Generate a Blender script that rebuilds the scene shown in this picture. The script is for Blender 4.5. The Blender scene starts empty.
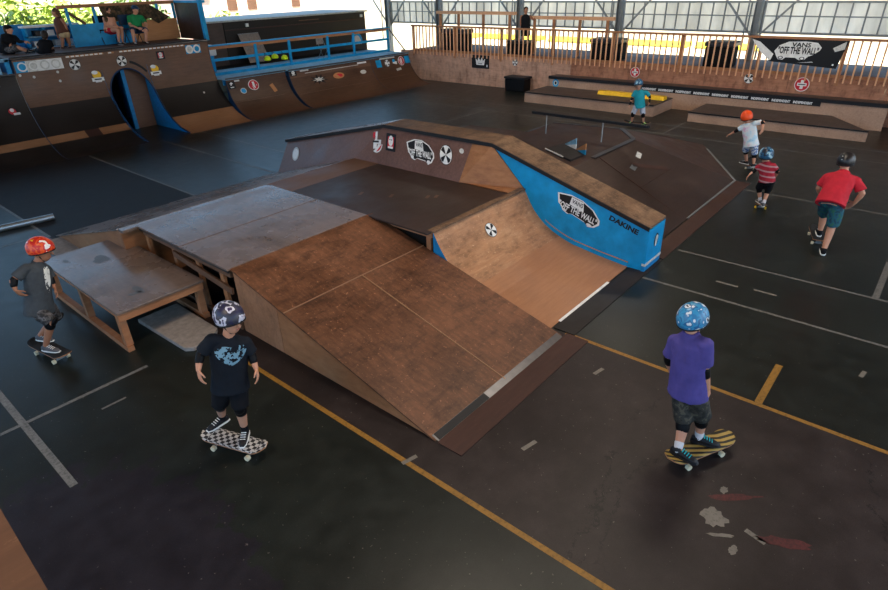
import bpy, bmesh, math, random
from mathutils import Vector, Matrix, noise as mn
random.seed(7)
S = bpy.context.scene
COL = S.collection
PI = math.pi
# ------------------------------------------------------------------ camera (x, y axes follow the painted court lines)
F_PX, TILT, ROLL, AZ, CAM_H = 579.0, .49934, -.0293, .856, 4.0
c_, s_ = math.cos(TILT), math.sin(TILT)
R0 = Vector((math.cos(AZ), -math.sin(AZ), 0))
FH = Vector((math.sin(AZ), math.cos(AZ), 0))
FW = FH*c_ + Vector((0, 0, -s_))
DN = FH*(-s_) + Vector((0, 0, -c_))
cr_, sr_ = math.cos(ROLL), math.sin(ROLL)
RIGHT = R0*cr_ - DN*(-sr_)*(-1)
RIGHT = R0*cr_ - DN*sr_
DOWN = R0*sr_ + DN*cr_
CAM = Vector((0, 0, CAM_H))
cam = bpy.data.objects.new('camera', bpy.data.cameras.new('camera'))
COL.objects.link(cam)
cam.data.sensor_width = 36; cam.data.lens = 36*F_PX/888
cam.data.clip_start = .05; cam.data.clip_end = 400
m = Matrix.Identity(4)
for i in range(3):
    m[i][0] = RIGHT[i]; m[i][1] = -DOWN[i]; m[i][2] = -FW[i]; m[i][3] = CAM[i]
cam.matrix_world = m
S.camera = cam
def ray(px, py): return FW*F_PX + RIGHT*(px-444) + DOWN*(py-295)
def G(px, py, z=0.0):
    d = ray(px, py); return CAM + d*((z-CAM_H)/d.z)

# ------------------------------------------------------------------ materials
def new_mat(name):
    m = bpy.data.materials.new(name); m.use_nodes = True
    nt = m.node_tree; b = nt.nodes['Principled BSDF']
    return m, nt, b
def L(nt, a, b): nt.links.new(a, b)
def nodes(nt, t, **k):
    n = nt.nodes.new(t)
    for a, v in k.items(): setattr(n, a, v)
    return n
def coords(nt, scale=(1, 1, 1), rot=(0, 0, 0)):
    t = nodes(nt, 'ShaderNodeTexCoord'); mp = nodes(nt, 'ShaderNodeMapping')
    mp.inputs['Scale'].default_value = scale; mp.inputs['Rotation'].default_value = rot
    L(nt, t.outputs['Object'], mp.inputs['Vector']); return mp.outputs['Vector']
def noise(nt, vec, scale, detail=5, rough=.6):
    n = nodes(nt, 'ShaderNodeTexNoise'); n.inputs['Scale'].default_value = scale
    n.inputs['Detail'].default_value = detail; n.inputs['Roughness'].default_value = rough
    L(nt, vec, n.inputs['Vector']); return n.outputs['Fac']
def ramp(nt, fac, stops):
    r = nodes(nt, 'ShaderNodeValToRGB'); e = r.color_ramp.elements
    e[0].position, e[0].color = stops[0][0], (*stops[0][1], 1)
    e[1].position, e[1].color = stops[-1][0], (*stops[-1][1], 1)
    for p, c in stops[1:-1]:
        q = e.new(p); q.color = (*c, 1)
    L(nt, fac, r.inputs['Fac']); return r.outputs['Color']
def mix(nt, fac, a, b, mode='MIX'):
    n = nodes(nt, 'ShaderNodeMix', data_type='RGBA', blend_type=mode)
    if isinstance(fac, (int, float)): n.inputs[0].default_value = fac
    else: L(nt, fac, n.inputs[0])
    for i, v in ((6, a), (7, b)):
        if isinstance(v, tuple): n.inputs[i].default_value = (*v, 1)
        else: L(nt, v, n.inputs[i])
    return n.outputs[2]
def bump(nt, b, h, strength=.2, dist=.01):
    n = nodes(nt, 'ShaderNodeBump'); n.inputs['Strength'].default_value = strength; n.inputs['Distance'].default_value = dist
    L(nt, h, n.inputs['Height']); L(nt, n.outputs['Normal'], b.inputs['Normal'])
def flat(name, col, rough=.6, metal=0, spec=.3, var=.12, scale=9):
    m, nt, b = new_mat(name)
    v = coords(nt); f = noise(nt, v, scale, 4)
    lo = tuple(x*(1-var) for x in col); hi = tuple(min(1, x*(1+var)) for x in col)
    L(nt, ramp(nt, f, [(.3, lo), (.7, hi)]), b.inputs['Base Color'])
    b.inputs['Roughness'].default_value = rough; b.inputs['Metallic'].default_value = metal
    b.inputs['Specular IOR Level'].default_value = spec
    return m
def wood(name, dark, mid, light, rough=.55, grain=(1.5, 14, 14), scuff=.5, bumpy=.12, spec=.4, blot=0):
    """weathered sheet wood: stretched grain, blotches and pale scuffs"""
    m, nt, b = new_mat(name)
    v1 = coords(nt, grain); v0 = coords(nt)
    g = noise(nt, v1, 1.6, 7, .65); big = noise(nt, v0, 1.1, 5, .6); fine = noise(nt, v0, 26, 6, .7)
    c = ramp(nt, g, [(.28, dark), (.5, mid), (.74, light)])
    c = mix(nt, .55, c, ramp(nt, big, [(.3, dark), (.52, mid), (.78, light)]))
    sc = nodes(nt, 'ShaderNodeMath', operation='MULTIPLY')
    L(nt, ramp(nt, fine, [(.60, (0, 0, 0)), (.74, (1, 1, 1))]), sc.inputs[0]); sc.inputs[1].default_value = scuff
    c = mix(nt, sc.outputs[0], c, tuple(min(1, x*1.9+.03) for x in light))
    if blot:
        st = noise(nt, coords(nt, (1.0, 2.2, 1)), 2.6, 7, .72)
        c = mix(nt, blot, c, mix(nt, 1.0, c, ramp(nt, st, [(.36, (.42, .40, .40)), (.50, (1, 1, 1)), (.66, (1.25, 1.2, 1.15))]), 'MULTIPLY'))
    L(nt, c, b.inputs['Base Color'])
    L(nt, ramp(nt, big, [(.3, (rough-.12,)*3), (.7, (rough+.12,)*3)]), b.inputs['Roughness'])
    b.inputs['Specular IOR Level'].default_value = spec
    bump(nt, b, g, bumpy, .004)
    return m
M = {}
M['masonite'] = wood('brown_masonite', (.045, .018, .009), (.130, .053, .025), (.245, .108, .054), .5, grain=(12, 1.6, 12), scuff=.9, blot=.75)
M['platform'] = wood('worn_masonite', (.085, .055, .042), (.165, .112, .086), (.25, .175, .14), .27, grain=(12, 1.6, 12), spec=.9, blot=.4)
M['darkdeck'] = wood('dark_deck_masonite', (.022, .013, .010), (.038, .022, .017), (.065, .036, .026), .5, scuff=.25)
M['black_sheet'] = wood('black_masonite', (.008, .006, .005), (.014, .010, .008), (.024, .016, .012), .55, scuff=.1)
M['tan_sheet'] = wood('tan_masonite', (.085, .042, .024), (.135, .068, .040), (.19, .10, .06), .5, scuff=.2)
M['orange_strip'] = wood('orange_masonite', (.20, .085, .035), (.30, .14, .062), (.40, .20, .10), .5, scuff=.2)
M['wallply'] = wood('pink_plywood', (.30, .155, .10), (.50, .29, .20), (.64, .41, .30), .7, grain=(1, 1.6, 9), scuff=.1, blot=.6)
M['tanply'] = wood('light_brown_ply', (.22, .10, .046), (.38, .19, .092), (.54, .32, .18), .5, scuff=.7, blot=.7)
M['ply_side'] = wood('orange_side_ply', (.17, .065, .025), (.31, .13, .052), (.44, .21, .095), .6, grain=(3, 3, 9), scuff=.15)
M['cap_wood'] = wood('weathered_board', (.045, .022, .011), (.15, .083, .045), (.34, .215, .13), .65, grain=(24, 1.4, 24), scuff=.5, bumpy=.5, blot=.8)
M['lumber'] = wood('orange_lumber', (.22, .085, .035), (.38, .16, .07), (.50, .25, .12), .6, grain=(2, 12, 12), scuff=.1)
M['picket'] = wood('picket_lumber', (.55, .26, .12), (.72, .38, .20), (.82, .50, .30), .6, grain=(10, 10, 2), scuff=.1)
M['tanply_seam'] = wood('pale_seam', (.20, .10, .055), (.28, .15, .08), (.36, .2, .11), .6)
M['dark_lumber'] = wood('dark_lumber', (.07, .03, .015), (.13, .06, .03), (.2, .1, .05), .65)
M['bankwall'] = wood('purple_brown_masonite', (.085, .042, .034), (.15, .078, .062), (.22, .12, .095), .42, scuff=.4)
M['farramp'] = wood('far_dark_masonite', (.020, .010, .007), (.042, .020, .014), (.085, .042, .030), .5, scuff=.3, blot=.6)
M['smallramp'] = wood('mid_brown_masonite', (.045, .021, .012), (.085, .040, .022), (.135, .066, .036), .5, scuff=.2)
M['plank'] = wood('red_brown_board', (.030, .012, .009), (.050, .020, .014), (.075, .032, .022), .6, scuff=.2)
M['ledgetop'] = wood('grey_brown_top', (.045, .030, .024), (.075, .052, .042), (.12, .085, .07), .55, scuff=.3)
M['ledgeply'] = wood('pale_ledge_ply', (.24, .14, .095), (.40, .245, .165), (.54, .36, .26), .65, scuff=.2)
M['blue'] = flat('blue_paint', (.004, .27, .56), .45, var=.18, scale=4)
M['blue2'] = flat('deep_blue_paint', (.010, .20, .46), .5, var=.2)
M['navy'] = flat('navy_paint', (.008, .035, .09), .5)
M['skyblue_deck'] = flat('pale_blue_deck', (.20, .40, .55), .5, var=.25)
M['black'] = flat('black', (.010, .010, .012), .5)
M['shadow_black'] = flat('shade_matt_black', (.006, .005, .005), .9)  # plain dark parts, and boards that paint the shade in open framing
M['white'] = flat('white', (.75, .75, .73), .6)
M['offwhite'] = flat('offwhite_sticker', (.55, .55, .52), .5, var=.25, scale=30)
M['red'] = flat('red_vinyl', (.55, .02, .035), .45)
M['orange_tape'] = flat('worn_orange', (.45, .20, .08), .6)
M['yellow'] = flat('yellow_paint', (.85, .50, .02), .5)
M['lime'] = flat('lime_shell', (.62, .80, .01), .4)
M['steel'] = flat('galvanised_steel', (.42, .47, .50), .32, .8)
M['post_steel'] = flat('post_steel', (.26, .28, .29), .45, .5)
M['dark_metal'] = flat('dark_metal', (.05, .05, .055), .4, .6)
M['coping'] = flat('coping_steel', (.16, .16, .17), .35, .9)
M['grey_mat'] = flat('grey_foam', (.28, .24, .21), .8, var=.2, scale=14)
M['skin'] = flat('skin', (.56, .27, .17), .5, var=.06)
M['skin_tan'] = flat('tanned_skin', (.36, .155, .085), .5, var=.06)
M['eye_white'] = flat('eye_white', (.7, .7, .68), .3)
M['lip'] = flat('lip', (.40, .13, .10), .5)
M['hair'] = flat('dark_hair', (.025, .015, .01), .6)
M['hair_brown'] = flat('brown_hair', (.10, .045, .02), .6)
M['rubber'] = flat('pad_black', (.005, .005, .006), .5, spec=.15)
M['wheel'] = flat('cream_urethane', (.72, .62, .42), .4)

# ---- floor
def floor_mat():
    m, nt, b = new_mat('court_asphalt')
    t = nodes(nt, 'ShaderNodeTexCoord'); sep = nodes(nt, 'ShaderNodeSeparateXYZ')
    v = t.outputs['Object']; L(nt, v, sep.inputs[0])
    def mth(op, a, b2=None, c=None):
        n = nodes(nt, 'ShaderNodeMath', operation=op)
        for i, q in enumerate((a, b2, c)):
            if q is None: continue
            if isinstance(q, (int, float)): n.inputs[i].default_value = q
            else: L(nt, q, n.inputs[i])
        return n.outputs[0]
    x, y = sep.outputs[0], sep.outputs[1]
    big = noise(nt, v, .7, 6, .6); mid = noise(nt, v, 4, 6, .65); fine = noise(nt, v, 90, 4, .7)
    green = ramp(nt, mix(nt, .5, big, mid), [(.35, (.0065, .0085, .0072)), (.65, (.017, .021, .018))])
    bare = ramp(nt, mix(nt, .5, mid, big), [(.32, (.010, .0065, .006)), (.5, (.022, .0155, .0148)), (.68, (.040, .029, .0275))])  # same asphalt as the far lane; the warmer near light is put into its brown
    black = ramp(nt, mid, [(.3, (.006, .007, .009)), (.7, (.013, .014, .018))])
    inlane = mth('MULTIPLY', mth('GREATER_THAN', x, 2.8), mth('LESS_THAN', x, 5.70))
    far = mth('GREATER_THAN', y, 9.0)
    c = mix(nt, inlane, green, mix(nt, far, bare, black))
    # worn-through patch of paint, near left
    wob = mth('MULTIPLY', mth('SUBTRACT', mid, .5), 1.3)
    dx = mth('DIVIDE', mth('ADD', mth('SUBTRACT', x, .35), wob), 1.05)
    dy = mth('DIVIDE', mth('ADD', mth('SUBTRACT', y, 3.8), wob), 1.7)
    r = mth('ADD', mth('MULTIPLY', dx, dx), mth('MULTIPLY', dy, dy))
    worn = mth('LESS_THAN', r, 1.0)
    c = mix(nt, worn, c, ramp(nt, mid, [(.3, (.011, .010, .014)), (.7, (.022, .020, .027))]))
    # pale specks and scuffs
    sp = noise(nt, v, 30, 3, .5)
    c = mix(nt, mth('MULTIPLY', mth('GREATER_THAN', sp, .71), .5), c, (.20, .18, .16))
    c = mix(nt, .5, c, mix(nt, 1.0, c, ramp(nt, fine, [(.3, (.45,)*3), (.7, (1.5,)*3)]), 'MULTIPLY'))
    # rough cracks in the bare asphalt
    cn = noise(nt, v, 5, 7, .75); cw = noise(nt, v, 11, 4, .6)
    def crack(x0, y0, x1, y1, wob, wid):
        sl = (y1-y0)/(x1-x0)
        d = mth('ADD', mth('SUBTRACT', mth('SUBTRACT', y, y0), mth('MULTIPLY', mth('SUBTRACT', x, x0), sl)), mth('MULTIPLY', mth('SUBTRACT', cn, .5), wob))
        ins = mth('MULTIPLY', mth('GREATER_THAN', x, min(x0, x1)), mth('LESS_THAN', x, max(x0, x1)))
        return mth('MULTIPLY', ins, mth('LESS_THAN', mth('ABSOLUTE', d), mth('MULTIPLY', mth('SUBTRACT', cw, .36), wid)))
    ck = crack(2.85, 1.22, 4.15, 1.50, .55, .075)
    for q in ((2.9, 1.02, 4.0, 1.32, .7, .06), (3.3, 1.40, 4.4, 1.15, .6, .05), (4.6, 1.6, 5.6, 1.35, .6, .06), (4.0, -.75, 5.5, -.35, .6, .07)): ck = mth('MAXIMUM', ck, crack(*q))
    c = mix(nt, mth('MULTIPLY', ck, .85), c, (.005, .004, .004))
    L(nt, c, b.inputs['Base Color'])
    ro = mth('ADD', mth('MULTIPLY', inlane, mth('ADD', .10, mth('MULTIPLY', far, .22))), mth('ADD', .25, mth('MULTIPLY', mid, .2)))
    L(nt, ro, b.inputs['Roughness'])
    b.inputs['Specular IOR Level'].default_value = .33
    bump(nt, b, mix(nt, .5, fine, mid), .25, .006)
    return m
M['floor'] = floor_mat()
def paint_mat(name, col, wear=.45):
    m, nt, b = new_mat(name)
    v = coords(nt); f = noise(nt, v, 30, 5, .7); g = noise(nt, v, 5, 4)
    c = ramp(nt, f, [(wear-.12, tuple(q*.25 for q in col)), (wear+.1, col)])
    c = mix(nt, .4, c, ramp(nt, g, [(.3, tuple(q*.4 for q in col)), (.7, col)]))
    L(nt, c, b.inputs['Base Color']); b.inputs['Roughness'].default_value = .55
    return m
M['line_white'] = paint_mat('worn_white_line', (.15, .145, .13))
M['line_faint'] = paint_mat('faint_white_line', (.20, .20, .19), .46)
M['line_yellow'] = paint_mat('worn_yellow_line', (.32, .155, .018), .42)
M['tape'] = paint_mat('pale_tape', (.20, .18, .15), .4)
M['red_stain'] = paint_mat('red_stain', (.10, .012, .013), .52)

# ------------------------------------------------------------------ mesh builder
class MB:
    def __init__(s): s.v = []; s.f = []; s.m = []
    def face(s, pts, mi=0):
        n = len(s.v); s.v += [Vector(p) for p in pts]; s.f.append(list(range(n, n+len(pts)))); s.m.append(mi); return s
    def add(s, vs, fs, mi=0):
        n = len(s.v); s.v += [Vector(p) for p in vs]
        for f in fs: s.f.append([n+i for i in f]); s.m.append(mi)
        return s
    def box(s, a, b, mi=0):
        x0, y0, z0 = a; x1, y1, z1 = b
        vs = [(x0,y0,z0),(x1,y0,z0),(x1,y1,z0),(x0,y1,z0),(x0,y0,z1),(x1,y0,z1),(x1,y1,z1),(x0,y1,z1)]
        return s.add(vs, [(0,3,2,1),(4,5,6,7),(0,1,5,4),(1,2,6,5),(2,3,7,6),(3,0,4,7)], mi)
    def prism(s, bot, top, mi=0):
        """two matching polygons joined by side faces"""
        n = len(bot)
        return s.add(list(bot)+list(top), [tuple(reversed(range(n))), tuple(range(n, 2*n))] + [(i, (i+1) % n, n+(i+1) % n, n+i) for i in range(n)], mi)
    def beam(s, p, q, w, h, mi=0, up=(0, 0, 1)):
        p, q = Vector(p), Vector(q); d = (q-p).normalized(); up = Vector(up)
        if abs(d.dot(up)) > .98: up = Vector((0, 1, 0))
        a = d.cross(up).normalized()*w/2; b = a.cross(d).normalized()*h/2
        return s.prism([p-a-b, p+a-b, p+a+b, p-a+b], [q-a-b, q+a-b, q+a+b, q-a+b], mi)
    def tube(s, path, r, n=10, mi=0, r2=None):
        path = [Vector(p) for p in path]; rings = []
        for i, p in enumerate(path):
            d = (path[min(i+1, len(path)-1)]-path[max(i-1, 0)]).normalized()
            up = Vector((0, 0, 1)) if abs(d.z) < .95 else Vector((0, 1, 0))
            a = d.cross(up).normalized(); b = a.cross(d)
            rr = r if r2 is None else r+(r2-r)*i/(len(path)-1)
            rings.append([p+a*rr*math.cos(t*2*PI/n)+b*rr*math.sin(t*2*PI/n) for t in range(n)])
        vs = [q for k in rings for q in k]; fs = []
        for i in range(len(path)-1):
            for t in range(n): fs.append((i*n+t, i*n+(t+1) % n, (i+1)*n+(t+1) % n, (i+1)*n+t))
        fs += [tuple(reversed(range(n))), tuple(range(len(vs)-n, len(vs)))]
        return s.add(vs, fs, mi)
    def ellipsoid(s, c, ax, nu=14, nv=9, mi=0, zmin=-1.0):
        c = Vector(c); A = [Vector(a) for a in ax]; vs = []; fs = []
        for i in range(nv+1):
            ph = math.asin(zmin)+(PI/2-math.asin(zmin))*i/nv
            for j in range(nu):
                th = 2*PI*j/nu
                vs.append(c+A[0]*math.cos(th)*math.cos(ph)+A[1]*math.sin(th)*math.cos(ph)+A[2]*math.sin(ph))
        for i in range(nv):
            for j in range(nu): fs.append((i*nu+j, i*nu+(j+1) % nu, (i+1)*nu+(j+1) % nu, (i+1)*nu+j))
        fs.append(tuple(reversed(range(nu))))
        return s.add(vs, fs, mi)
    def loft(s, rings, n=16, mi=0, power=2.0):
        """rings: (centre, half-axis a, half-axis b)"""
        vs = []; fs = []
        for c, a, b in rings:
            c, a, b = Vector(c), Vector(a), Vector(b)
            for t in range(n):
                th = 2*PI*t/n; ct, st = math.cos(th), math.sin(th)
                vs.append(c+a*math.copysign(abs(ct)**(2/power), ct)+b*math.copysign(abs(st)**(2/power), st))
        for i in range(len(rings)-1):
            for t in range(n): fs.append((i*n+t, i*n+(t+1) % n, (i+1)*n+(t+1) % n, (i+1)*n+t))
        fs += [tuple(reversed(range(n))), tuple(range(len(vs)-n, len(vs)))]
        return s.add(vs, fs, mi)
    def cap(s, p, r1, q, r2, n=12, mi=0):
        """tapered capsule"""
        p, q = Vector(p), Vector(q); d = q-p; ln = d.length
        if ln < 1e-5: return s.ellipsoid(p, [(r1,0,0),(0,r1,0),(0,0,r1)], n, 8, mi)
        d /= ln; up = Vector((0, 0, 1)) if abs(d.z) < .9 else Vector((0, 1, 0))
        a = d.cross(up).normalized(); b = a.cross(d); rings = []
        for k in (-90, -60, -30, 0):
            t = math.radians(k); rings.append((p+d*r1*math.sin(t), max(r1*math.cos(t), 1e-4)))
        for k in (0, 30, 60, 90):
            t = math.radians(k); rings.append((q+d*r2*math.sin(t), max(r2*math.cos(t), 1e-4)))
        return s.loft([(c, a*r, b*r) for c, r in rings], n, mi)
    def chain(s, pts, n=12, mi=0):
        for (p, r), (q, t) in zip(pts, pts[1:]): s.cap(p, r, q, t, n, mi)
        return s

ROOT = {}
def finish(name, me, mats, parent=None):
    for k in (mats if isinstance(mats, (list, tuple)) else [mats]): me.materials.append(M[k] if isinstance(k, str) else k)
    o = bpy.data.objects.new(name, me); COL.objects.link(o)
    if parent is not None: o.parent = parent; ROOT[o.name] = ROOT.get(parent.name, Matrix.Identity(4))
    return o
def build(name, mb, mats, parent=None, smooth=False, bevel=0, local=False, weld=False):
    me = bpy.data.meshes.new(name)
    vs = mb.v
    if parent is not None and not local:
        inv = ROOT.get(parent.name, Matrix.Identity(4)).inverted(); vs = [inv @ v for v in vs]
    me.from_pydata([tuple(v) for v in vs], [], mb.f)
    me.polygons.foreach_set('material_index', mb.m)
    bm = bmesh.new(); bm.from_mesh(me)
    if weld or bevel: bmesh.ops.remove_doubles(bm, verts=bm.verts, dist=1e-5)
    bmesh.ops.recalc_face_normals(bm, faces=bm.faces)
    if bevel:
        es = [e for e in bm.edges if len(e.link_faces) == 2 and e.calc_face_angle(0) > .6]
        bmesh.ops.bevel(bm, geom=es, offset=bevel, segments=2, affect='EDGES', profile=.5, clamp_overlap=True)
    bm.to_mesh(me); bm.free()
    if smooth:
        for p in me.polygons: p.use_smooth = True
    return finish(name, me, mats, parent)
def tag(o, label=None, cat=None, group=None, kind=None):
    if label: o['label'] = label
    if cat: o['category'] = cat
    if group: o['group'] = group
    if kind: o['kind'] = kind
    return o
def thing(name, label, cat, loc=(0, 0, 0), rz=0, group=None):
    o = bpy.data.objects.new(name, None); COL.objects.link(o); o.empty_display_size = .1
    o.location = loc; o.rotation_euler = (0, 0, rz)
    ROOT[o.name] = Matrix.Translation(loc) @ Matrix.Rotation(rz, 4, 'Z')
    return tag(o, label, cat, group)
def struct(name, mb, mats, parent=None, **k):
    o = build(name, mb, mats, parent, **k)
    if parent is None: o['kind'] = 'structure'
    return o
def copy_tree(o, loc, rz, label=None, parent=None):
    kids = [c for c in COL.objects if c.parent == o]
    c = o.copy(); COL.objects.link(c); c.parent = parent
    if parent is None:
        c.location = loc; c.rotation_euler = (0, 0, rz)
        if label: c['label'] = label
    for k in kids: copy_tree(k, None, None, None, c)
    return c

# ------------------------------------------------------------------ flat artwork on a surface: fn(s, t, h) -> point
_txt = {}
def text_mesh(body, offset=.0):
    k = (body, offset)
    if k in _txt: return _txt[k]
    cu = bpy.data.curves.new('lettering', 'FONT'); cu.body = body; cu.size = 1; cu.align_x = 'CENTER'; cu.offset = offset; cu.resolution_u = 2
    o = bpy.data.objects.new('lettering', cu); COL.objects.link(o)
    dg = bpy.context.evaluated_depsgraph_get(); dg.update()
    me = bpy.data.meshes.new_from_object(o.evaluated_get(dg))
    vs = [tuple(v.co) for v in me.vertices]; fs = [tuple(p.vertices) for p in me.polygons]
    bpy.data.objects.remove(o); bpy.data.curves.remove(cu); bpy.data.meshes.remove(me)
    xs = [v[0] for v in vs]; ys = [v[1] for v in vs]
    x0, x1, y0, y1 = min(xs), max(xs), min(ys), max(ys)
    vs = [((v[0]-(x0+x1)/2)/(x1-x0), (v[1]-(y0+y1)/2)/(y1-y0)) for v in vs]   # unit box about 0
    _txt[k] = (vs, fs); return _txt[k]
def stick(parent, name, fn, lift, *ops):
    for nm_op in ops:
        A = Art(fn, lift); nm_op(A); build(name, A.mb, ART, parent)
class Art:
    def __init__(s, fn, lift=.003): s.fn = fn; s.mb = MB(); s.h = lift
    def poly(s, pts, mi, layer=0):
        s.mb.face([s.fn(a, b, s.h+.0022*layer) for a, b in pts], mi); return s
    def rect(s, a, b, w, h, mi, layer=0, rot=0):
        c, n = math.cos(rot), math.sin(rot)
        return s.poly([(a+x*c-y*n, b+x*n+y*c) for x, y in ((-w/2, -h/2), (w/2, -h/2), (w/2, h/2), (-w/2, h/2))], mi, layer)
    def disc(s, a, b, rx, ry, mi, layer=0, n=20, t0=0, t1=2*PI):
        return s.poly([(a+rx*math.cos(t0+(t1-t0)*i/n), b+ry*math.sin(t0+(t1-t0)*i/n)) for i in range(n if t1-t0 > 6.2 else n+1)], mi, layer)
    def text(s, body, a, b, w, h, mi, layer=0, off=.0, flip=1):
        vs, fs = text_mesh(body, off)
        s.mb.add([s.fn(a+flip*x*w, b+y*h, s.h+.0022*layer) for x, y in vs], fs, mi); return s
ART = ['white', 'black', 'red', 'blue', 'yellow', 'offwhite', 'orange_tape']
def art_cross(A, a, b, r, ry=None):          # red roundel with a white cross
    ry = ry or r
    A.disc(a, b, r, ry, 0); A.disc(a, b, r*.9, ry*.9, 2, 1)
    A.rect(a, b, r*1.25, ry*.42, 0, 2); A.rect(a, b, r*.42, ry*1.25, 0, 2.5); A.rect(a, b, r*1.0, ry*.13, 1, 3.5)
def art_wheel(A, a, b, r, ry=None):          # white roundel with a flared black cross
    ry = ry or r
    A.disc(a, b, r, ry, 1); A.disc(a, b, r*.93, ry*.93, 0, 1)
    for k in range(4):
        t = k*PI/2+PI/4
        A.poly([(a, b), (a+r*.85*math.cos(t-.34), b+ry*.85*math.sin(t-.34)), (a+r*.9*math.cos(t), b+ry*.9*math.sin(t)), (a+r*.85*math.cos(t+.34), b+ry*.85*math.sin(t+.34))], 1, 2)
def art_face(A, a, b, w, h):                 # black square, red edge, pale face
    A.rect(a, b, w, h, 1); A.rect(a, b+.0*h, w*.62, h*.62, 2, 1); A.disc(a, b+h*.08, w*.24, h*.3, 0, 2)
    A.rect(a-w*.09, b+h*.14, w*.1, h*.06, 1, 3); A.rect(a+w*.09, b+h*.14, w*.1, h*.06, 1, 3); A.rect(a, b-h*.3, w*.5, h*.12, 0, 3)
def art_badge(A, a, b, w, h):                # yellow disc over white scroll
    A.disc(a, b+h*.15, w*.36, h*.33, 4); A.rect(a, b-h*.22, w, h*.3, 0, 1); A.rect(a, b-h*.36, w*.5, h*.2, 0, 1.5)
    A.disc(a-w*.12, b+h*.35, w*.26, h*.16, 0, 1); A.rect(a, b-h*.22, w*.6, h*.1, 1, 2)
BOARDSHAPE = [(-.53, .30), (-.25, .485), (.01, .497), (.27, .336), (.454, .04), (.472, -.156), (.393, -.39), (.27, -.5), (.188, -.38), (-.12, -.33), (-.196, -.42), (-.32, -.36), (-.376, -.2), (-.45, -.125)]
def art_skate(A, a, b, w, h, flip=1):        # the skateboard shaped VANS "OFF THE WALL" sticker
    P = lambda k: [(a+flip*x*w*k, b+y*h*k) for x, y in BOARDSHAPE]
    A.poly(P(1), 0); A.poly(P(.91), 1, 1)
    A.poly([(a+flip*x*w, b+y*h) for x, y in ((-.22, .42), (.04, .44), (.10, .02), (-.22, .06))], 0, 2)
    A.text('VANS', a-flip*.07*w, b+.27*h, w*.24, h*.20, 1, 3, .02, flip)
    A.text('"OFF THE WALL"', a-flip*.01*w, b-.10*h, w*.84, h*.30, 0, 4, .03, flip)
    A.disc(a-flip*.28*w, b-.30*h, w*.05, h*.06, 0, 3); A.disc(a+flip*.29*w, b-.38*h, w*.06, h*.07, 0, 3)

# ================================================================== SETTING
struct('floor', MB().box((-9, -9, -.1), (24.6, 27, 0)), 'floor')
M['ground'] = flat('pale_dusty_ground', (.40, .33, .22), .9, var=.3, scale=1.2)
struct('ground', MB().box((-300, -300, -.3), (500, 500, -.1)), 'ground')
def line(a, b, w, mat, z=.0015):
    a, b = Vector((*a, z)), Vector((*b, z)); d = (b-a).normalized(); n = Vector((-d.y, d.x, 0))*w/2
    struct('floor_marking', MB().face([a-n, b-n, b+n, a+n]), mat)
line((2.80, -3), (2.80, 5.6), .055, 'line_yellow'); line((5.71, -3), (5.71, 2.92), .055, 'line_yellow')
line((5.74, .65), (6.6, .65), .075, 'line_yellow', .002)
line((7.77, -1), (7.77, 2.95), .05, 'line_white'); line((9.06, -1.5), (9.06, 2.75), .05, 'line_white')
line((12.82, -1.5), (12.82, 2.9), .05, 'line_white'); line((16.57, -1.5), (16.57, 17.5), .05, 'line_faint')
line((17.68, -1.5), (17.68, 17.5), .05, 'line_faint'); line((9.09, .035), (10.5, .035), .08, 'line_white', .002)
line((2.81, 12.05), (2.81, 17.6), .05, 'line_faint'); line((5.69, 12.05), (5.69, 17.6), .05, 'line_faint')
line((7.76, 12.05), (7.76, 17.7), .05, 'line_faint'); line((9.07, 11.5), (9.07, 17.7), .05, 'line_faint')
line((-2, 6.5), (2.0, 6.5), .05, 'line_faint'); line((.67, 5.15), (.67, 7.9), .07, 'line_faint', .002)
line((-2, 12.25), (2.8, 12.25), .04, 'line_faint'); line((14.1, 12.23), (16.55, 12.23), .05, 'line_faint', .002)
line((16.5, 6.03), (18.4, 6.03), .05, 'line_faint', .002); line((1.30, 6.09), (1.56, 6.09), .03, 'line_faint')
line((10.9, 15.2), (12.2, 15.2), .04, 'line_faint')
for a, b in (((3.62, 2.20), (3.80, 2.16)), ((5.14, 2.23), (5.30, 2.20)), ((2.76, 2.98), (2.92, 2.94)), ((3.98, .28), (3.94, .12)), ((6.9, -.1), (7.05, -.12)), ((8.3, 1.9), (8.3, 1.6)), ((8.35, 1.4), (8.35, 1.1))):
    line(a, b, .045, 'tape', .002)
def blot(cx, cy, rx, ry, mat, seed, z=.002, rot=0):
    rnd = random.Random(seed); n = 22; pts = []
    for i in range(n):
        t = 2*PI*i/n; k = 1+rnd.uniform(-.22, .22); x, y = rx*k*math.cos(t), ry*k*math.sin(t)
        pts.append((cx+x*math.cos(rot)-y*math.sin(rot), cy+x*math.sin(rot)+y*math.cos(rot), z))
    struct('floor_marking', MB().face(pts), mat)
blot(3.95, .52, .10, .10, 'tape', 1); blot(4.27, .46, .22, .035, 'red_stain', 2, rot=-.9); blot(4.05, .0, .20, .05, 'red_stain', 3, rot=-1.1)
blot(3.80, .42, .10, .018, 'tape', 5, rot=-1.0); blot(3.72, .30, .05, .03, 'tape', 6)
blot(4.3, .55, .05, .03, 'tape', 7)

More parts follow.
